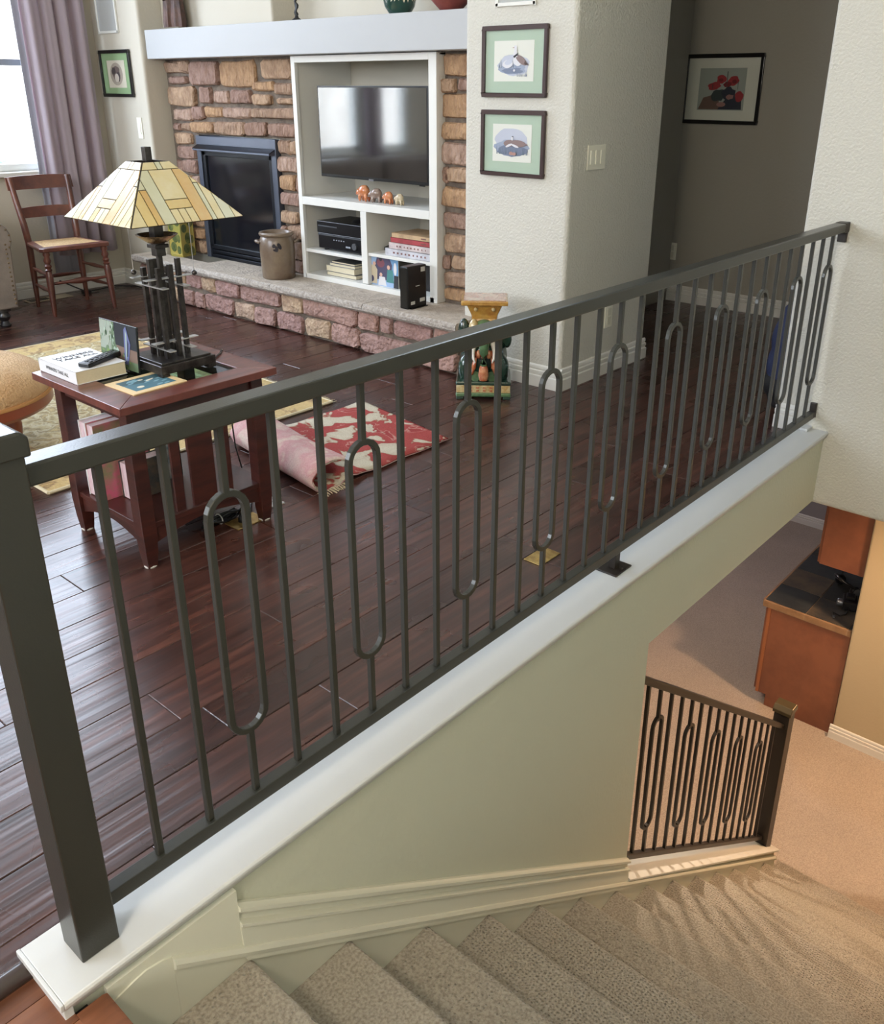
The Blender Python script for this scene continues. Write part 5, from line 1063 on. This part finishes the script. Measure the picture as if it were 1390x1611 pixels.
flat('print', fph, lambda u, v, d: (3.6938 - d, 3.888 - .248 * u, .322 + .188 * v), fpl, fmz, .0003)
tag(G().box(3.76, 3.42, .322, 3.98, 3.60, .49).build('storage_box', mat('box_black', lin(24, 22, 24), .5), bevel=.004), 'dark box behind the photo in the lower right cabinet opening', 'box')
# stone animal figurines
def bear(label, yc, s, m, rot=0):
    t = thing('bear_figurine', label, 'figurine', (3.740, yc, .7952), rot, 'stone animal figurines on the cabinet shelf')
    o = blob('body', [((0, 0, .62 * s), (.30 * s, .42 * s, .36 * s)), ((0, -.10 * s, .72 * s), (.24 * s, .26 * s, .26 * s)), ((0, .46 * s, .52 * s), (.17 * s, .20 * s, .20 * s)), ((0, .62 * s, .42 * s), (.09 * s, .12 * s, .10 * s)),
                   ((.14 * s, .26 * s, .22 * s), (.10 * s, .12 * s, .24 * s)), ((-.14 * s, .26 * s, .22 * s), (.10 * s, .12 * s, .24 * s)), ((.14 * s, -.28 * s, .22 * s), (.10 * s, .13 * s, .24 * s)), ((-.14 * s, -.28 * s, .22 * s), (.10 * s, .13 * s, .24 * s)),
                   ((.10 * s, .42 * s, .72 * s), .05 * s), ((-.10 * s, .42 * s, .72 * s), .05 * s)], m, .0045 if s > .08 else .0035, t)
    return t
om = mat('agate_orange', lin(206, 140, 96), .2, col2=lin(180, 92, 50), vscale=14, coat=.6); gm = mat('agate_grey', lin(150, 130, 118), .2, col2=lin(110, 92, 84), vscale=18, coat=.6); pmm = mat('agate_pale', lin(204, 190, 160), .2, col2=lin(170, 150, 120), vscale=20, coat=.6)
bear('large orange stone bear figurine under the television', 3.955, .096, om); bear('grey brown stone bear figurine right of the large orange one', 3.850, .084, gm, .3)
bear('small orange stone bear figurine between the grey and the pale one', 3.752, .072, om); bear('small pale stone bear figurine nearest the right cabinet stile', 3.662, .066, pmm)
# ================================================================== MANTEL ITEMS
cw = mat('carved_wood', lin(92, 62, 50), .5, col2=lin(54, 36, 32), vscale=14, bump=(30, .6))
fgr = thing('carved_figures', 'dark carved wooden group of two robed figures at the left end of the mantel', 'figurine', (3.665, 5.615, 1.77))
G().box(-.05, -.11, 0, .05, .11, .010).build('base', mat('figure_base', lin(104, 96, 80), .7), fgr, bevel=.002)
for k, yy in enumerate((.048, -.045)):
    g = G(); n = 26; vs = []; pr2 = [(.050, .010), (.052, .05), (.046, .12), (.040, .19), (.042, .225), (.038, .26), (.018, .285)]
    for j, (r, z2) in enumerate(pr2):
        for i in range(n): a = 2 * math.pi * i / n; f = 1 + .14 * math.cos(7 * a + k) * (1 - j / 8); vs.append((r * f * math.cos(a) * .8, yy + r * f * math.sin(a), z2))
    g.add(vs, [tuple(range(n)), tuple(range((len(pr2) - 1) * n, len(pr2) * n))] + [(j * n + i, j * n + (i + 1) % n, (j + 1) * n + (i + 1) % n, (j + 1) * n + i) for j in range(len(pr2) - 1) for i in range(n)])
    g.tube([(-.03, yy + .035, .24), (-.048, yy + .02, .19), (-.046, yy - .015, .175)], .012, 7).tube([(-.03, yy - .035, .24), (-.050, yy - .02, .20), (-.046, yy + .012, .185)], .012, 7)
    g.build('robed_figure', cw, fgr, smooth=60)
    H_ = G().ball((-.004, yy, .312), (.023, .021, .030), 14, 10).ball((-.027, yy, .310), (.005, .004, .007), 6, 5).build('head', mat('carved_wood_face', lin(120, 84, 66), .5), fgr, smooth=70)
    G().ball((.004, yy, .320), (.026, .026, .030), 12, 8).build('hood', cw, H_, smooth=70)
    G().box(-.028, yy - .011, .316, -.023, yy - .005, .319).box(-.028, yy + .005, .316, -.023, yy + .011, .319).build('eyes', ink, H_)
cst = thing('candlestick', 'black twisted iron candlestick on the mantel left of the painted pot', 'candlestick', (3.665, 4.385, 1.77))
g = G(); g.lathe([(.030, 0), (.030, .006), (.012, .018), (.008, .03)], n=16)
g.build('base', blackm, cst, smooth=50)
G().sweep([(.004 * math.cos(q * 1.0), .004 * math.sin(q * 1.0), .028 + q * .0085) for q in range(24)], [(-.008, -.005), (.008, -.005), (.008, .005), (-.008, .005)], (1, 0, 0), False, [1 + .3 * math.sin(q * 1.3) for q in range(24)]).build('twisted_stem', blackm, cst, smooth=50)
G().lathe([(.006, .225), (.022, .235), (.024, .245), (.014, .24), (.012, .27), (0, .27)], n=16).build('cup', blackm, cst, smooth=50)
p1 = thing('painted_pot', 'dark green pot with cream painted foliage on the mantel', 'pot', (3.670, 3.565, 1.77))
G().lathe([(.050, 0), (.058, .006), (.078, .035), (.088, .075), (.090, .12), (.080, .16), (.066, .175), (.070, .185), (.060, .185), (.056, .17), (.07, .12), (.06, .03), (0, .02)], n=36).build('body', mat('pot_green', lin(34, 70, 62), .15, coat=.7), p1, smooth=60)
g = G(); rp = random.Random(8)
for k in range(70):
    a = rp.uniform(2.2, 5.4); zz = rp.uniform(.055, .15); r = .0925 if zz > .06 else .088; w3 = rp.uniform(.004, .009); h3 = rp.uniform(.006, .016)
    r = .0915 if zz < .13 else .086
    g.add([(r * math.cos(a + da), r * math.sin(a + da), zz + dz) for da, dz in ((-w3 / r, 0), (0, -h3), (w3 / r, 0), (0, h3))], [(0, 1, 2, 3)])
g.build('painted_leaves', mat('pot_cream_paint', lin(206, 200, 180), .3), p1)
p2 = thing('clay_bowl', 'terracotta red ribbed bowl at the right end of the mantel', 'bowl', (3.672, 3.215, 1.77))
G().lathe([(.048, 0), (.054, .004), (.080, .030), (.104, .055), (.112, .062), (.112, .072), (.116, .078), (.116, .090), (.118, .096), (.118, .125), (.104, .12), (.098, .07), (.05, .015), (0, .012)], n=40).build('body', mat('clay_red', lin(140, 74, 66), .5, col2=lin(112, 54, 52), vscale=10), p2, smooth=35)
# ================================================================== BAG ON THE FAR SIDE OF THE RIGHT WALL
bgm = mat('bag_navy', lin(34, 44, 78), .7, bump=(120, .3)); strap = mat('bag_strap', lin(20, 20, 24), .7)
bag = thing('hanging_bag', 'navy and black bag hanging on the hallway side of the right wall', 'bag', (4.03, 1.41, .04))
blob('body', [((0, .0, .42), (.09, .13, .20)), ((.0, -.02, .25), (.10, .16, .22)), ((0, .02, .55), (.06, .08, .12))], bgm, .012, bag)
blob('lower_pouch', [((-.01, -.0, .12), (.09, .15, .12)), ((0, -.02, .02), (.08, .13, .08))], strap, .012, bag)
G().sweep([(-.01, .02, .62), (-.02, .03, .72), (-.01, .02, .80), (.0, -.02, .84), (.01, -.06, .80), (.0, -.06, .64)], [(-.012, -.004), (.012, -.004), (.012, .004), (-.012, .004)], (1, 0, 0)).build('strap', strap, bag, smooth=60)
G().box(-.02, .02, .60, .01, .05, .63).build('buckle', steel, bag, bevel=.003)
bag.scale = (.9, .80, .72)
hk = thing('wall_hook', 'black double hook fixed to the hallway side of the right wall', 'hook', (3.925, 1.345, .92))
G().box(-.0, -.012, -.04, .006, .012, .04).build('plate', blackm, hk, bevel=.001); G().tube([(.004, 0, -.02), (.05, .03, -.03), (.09, .08, -.01), (.10, .09, .012)], .006, 8).tube([(.004, 0, .02), (.03, .01, .02), (.04, .012, .04)], .005, 8).build('hook_arm', blackm, hk, smooth=60)
# ================================================================== BAR (lower floor)
CX, CYF, CT = 5.890, 1.965, BF + .921
bc = thing('base_cabinet', 'orange brown wooden bar base cabinet under the slate tile counter', 'cabinet', (CX, 1.65, BF))
G().prism([(1.336, BF), (1.862, BF), (1.862, BF + .10), (CYF - .022, BF + .10), (CYF - .022, CT - .055), (1.336, CT - .055)], 'x', CX, CX + 2.6).build('end_panel', orangewood, bc, world=True, bevel=.002)
for k in range(5): G().box(CX + .015 + k * .51, CYF - .021, BF + .115, CX + .515 + k * .51, CYF, CT - .075).build('door', orangewood, bc, world=True, bevel=.003)
G().box(CX - .001, CYF - .045, BF + .1, CX - .006, CYF - .022, CT - .055).build('edge_strip', mat('bar_wood_light', lin(160, 100, 66), .35), bc, world=True)
ct = thing('tile_counter', 'dark slate tile counter with wooden edge on the bar cabinet', 'counter', (CX, 1.65, CT - .05))
G().box(CX - .012, 1.336, CT - .054, CX + 2.62, CYF + .018, CT - .006).build('substrate', mat('grout_tan', lin(150, 124, 98), .8), ct, world=True)
sl = mat('slate_tile', lin(62, 60, 58), .35, col2=lin(40, 42, 44), vscale=6, rnd=.35, hues=[lin(56, 58, 58), lin(66, 62, 56), lin(50, 54, 56), lin(80, 70, 58)], bump=(20, .2))
xs_ = [CX + .006, CX + .315]; 
while xs_[-1] < CX + 2.6: xs_.append(xs_[-1] + .315)
ys_ = [CYF + .012, CYF - .295, CYF - .602, 1.338]
for a, b_ in zip(xs_, xs_[1:]):
    for c_, d2 in zip(ys_, ys_[1:]):
        G().box(a + .003, min(c_, d2) + .003, CT - .008, b_ - .003, max(c_, d2) - .003, CT).build('tile', sl, ct, world=True, bevel=.001)
te = mat('edge_tile_tan', lin(150, 118, 88), .4, col2=lin(120, 92, 68), vscale=8, rnd=.1)
for c_, d2 in ((CYF + .018, 1.672), (1.668, 1.366), (1.362, 1.336)): G().box(CX - .014, d2 + .002, CT - .050, CX + .004, c_ - .002, CT - .003).build('edge_tile', te, ct, world=True, bevel=.002)
for k in range(8): G().box(CX + .006 + k * .32, CYF + .014, CT - .05, CX + .32 + k * .32, CYF + .028, CT - .003).build('edge_tile', te, ct, world=True, bevel=.002)
uc = thing('wall_cabinet', 'orange brown wooden wall cabinet hanging above the bar counter', 'cabinet', (CX, 1.49, -1.71))
G().box(CX, 1.334, -1.71, CX + 2.6, 1.640, -.70).build('case', orangewood, uc, world=True, bevel=.002)
for k in range(5): G().box(CX + .01 + k * .51, 1.641, -1.705, CX + .51 + k * .51, 1.660, -.71).build('door', orangewood, uc, world=True, bevel=.003)
hs_ = thing('headphones', 'black headphones with silver cups lying on the tile counter', 'headphones', (6.42, 1.56, CT + .001), .9)
dkp = mat('headphone_black', lin(18, 18, 22), .3)
G().tube([(.095 * math.cos(a), .085 * math.sin(a), .075 + .05 * math.sin(a)) for a in [math.pi * i / 12 for i in range(13)]], .013, 8).build('headband', dkp, hs_, smooth=60)
for s_ in (-1, 1):
    G().lathe([(.0, -.022), (.036, -.020), (.042, -.006), (.042, .010), (.034, .020), (0, .022)], (s_ * .095, -.01, .045), 18, axis='x').build('ear_cup', dkp, hs_, smooth=50)
    G().lathe([(.030, .018), (.031, .026), (.012, .028), (0, .028)] if s_ > 0 else [(0, -.028), (.012, -.028), (.031, -.026), (.030, -.018)], (s_ * .095, -.01, .045), 18, axis='x').build('cup_disc', steel, hs_, smooth=50)
cbk = thing('camera_case', 'small black gadget with cable and silver plug beside the headphones', 'gadget', (6.20, 1.46, CT), .3)
G().box(-.07, -.05, 0, .07, .05, .07).box(-.03, -.03, .07, .04, .03, .10).build('body', dkp, cbk, bevel=.008, seg=3)
G().lathe([(.028, 0), (.030, .03), (.024, .04), (0, .038)], (-.02, .05, .035), 16, axis='y').build('lens', steel, cbk, smooth=50)
G().tube([(-.07, 0, .02), (-.13, .02, .006), (-.17, .06, .006), (-.14, .11, .006), (-.19, .10, .006)], .005, 6).build('cable', blackm, cbk, smooth=60); G().box(-.215, .092, .002, -.185, .108, .012).build('plug', steel, cbk, bevel=.002)
# ================================================================== PATIO CHAIR OUTSIDE
pc = thing('patio_chair', 'pale blue cushioned patio chair outside the window', 'patio chair', (3.2, 8.0, -.15))
blu = mat('patio_blue', lin(96, 112, 124), .7)
pts = [(-.33, .42), (-.33, .95)] + [(-.33 + .66 * i / 10, .95 + .12 * math.sin(math.pi * i / 10)) for i in range(1, 10)] + [(.33, .95), (.33, .42)]
G().prism(pts, 'y', .18, .25).build('back_cushion', blu, pc, bevel=.02); G().box(-.33, -.35, .36, .33, .25, .46).build('seat_cushion', blu, pc, bevel=.03, seg=3)
pf = mat('patio_frame', lin(140, 142, 144), .5)
for sx in (-.34, .34):
    for sy in (-.33, .27): G().box(sx - .02, sy - .02, 0, sx + .02, sy + .02, .62 if sy < 0 else 1.0).build('leg', pf, pc)
    G().box(sx - .03, -.36, .60, sx + .03, .28, .63).build('armrest', pf, pc)
G().box(-.34, -.33, .33, .34, .27, .36).build('frame', pf, pc)
for n_ in ('tv_screen',): MATS[n_].node_tree.nodes['Principled BSDF'].inputs['IOR'].default_value = 1.75; MATS[n_].node_tree.nodes['Principled BSDF'].inputs['Coat Roughness'].default_value = .06
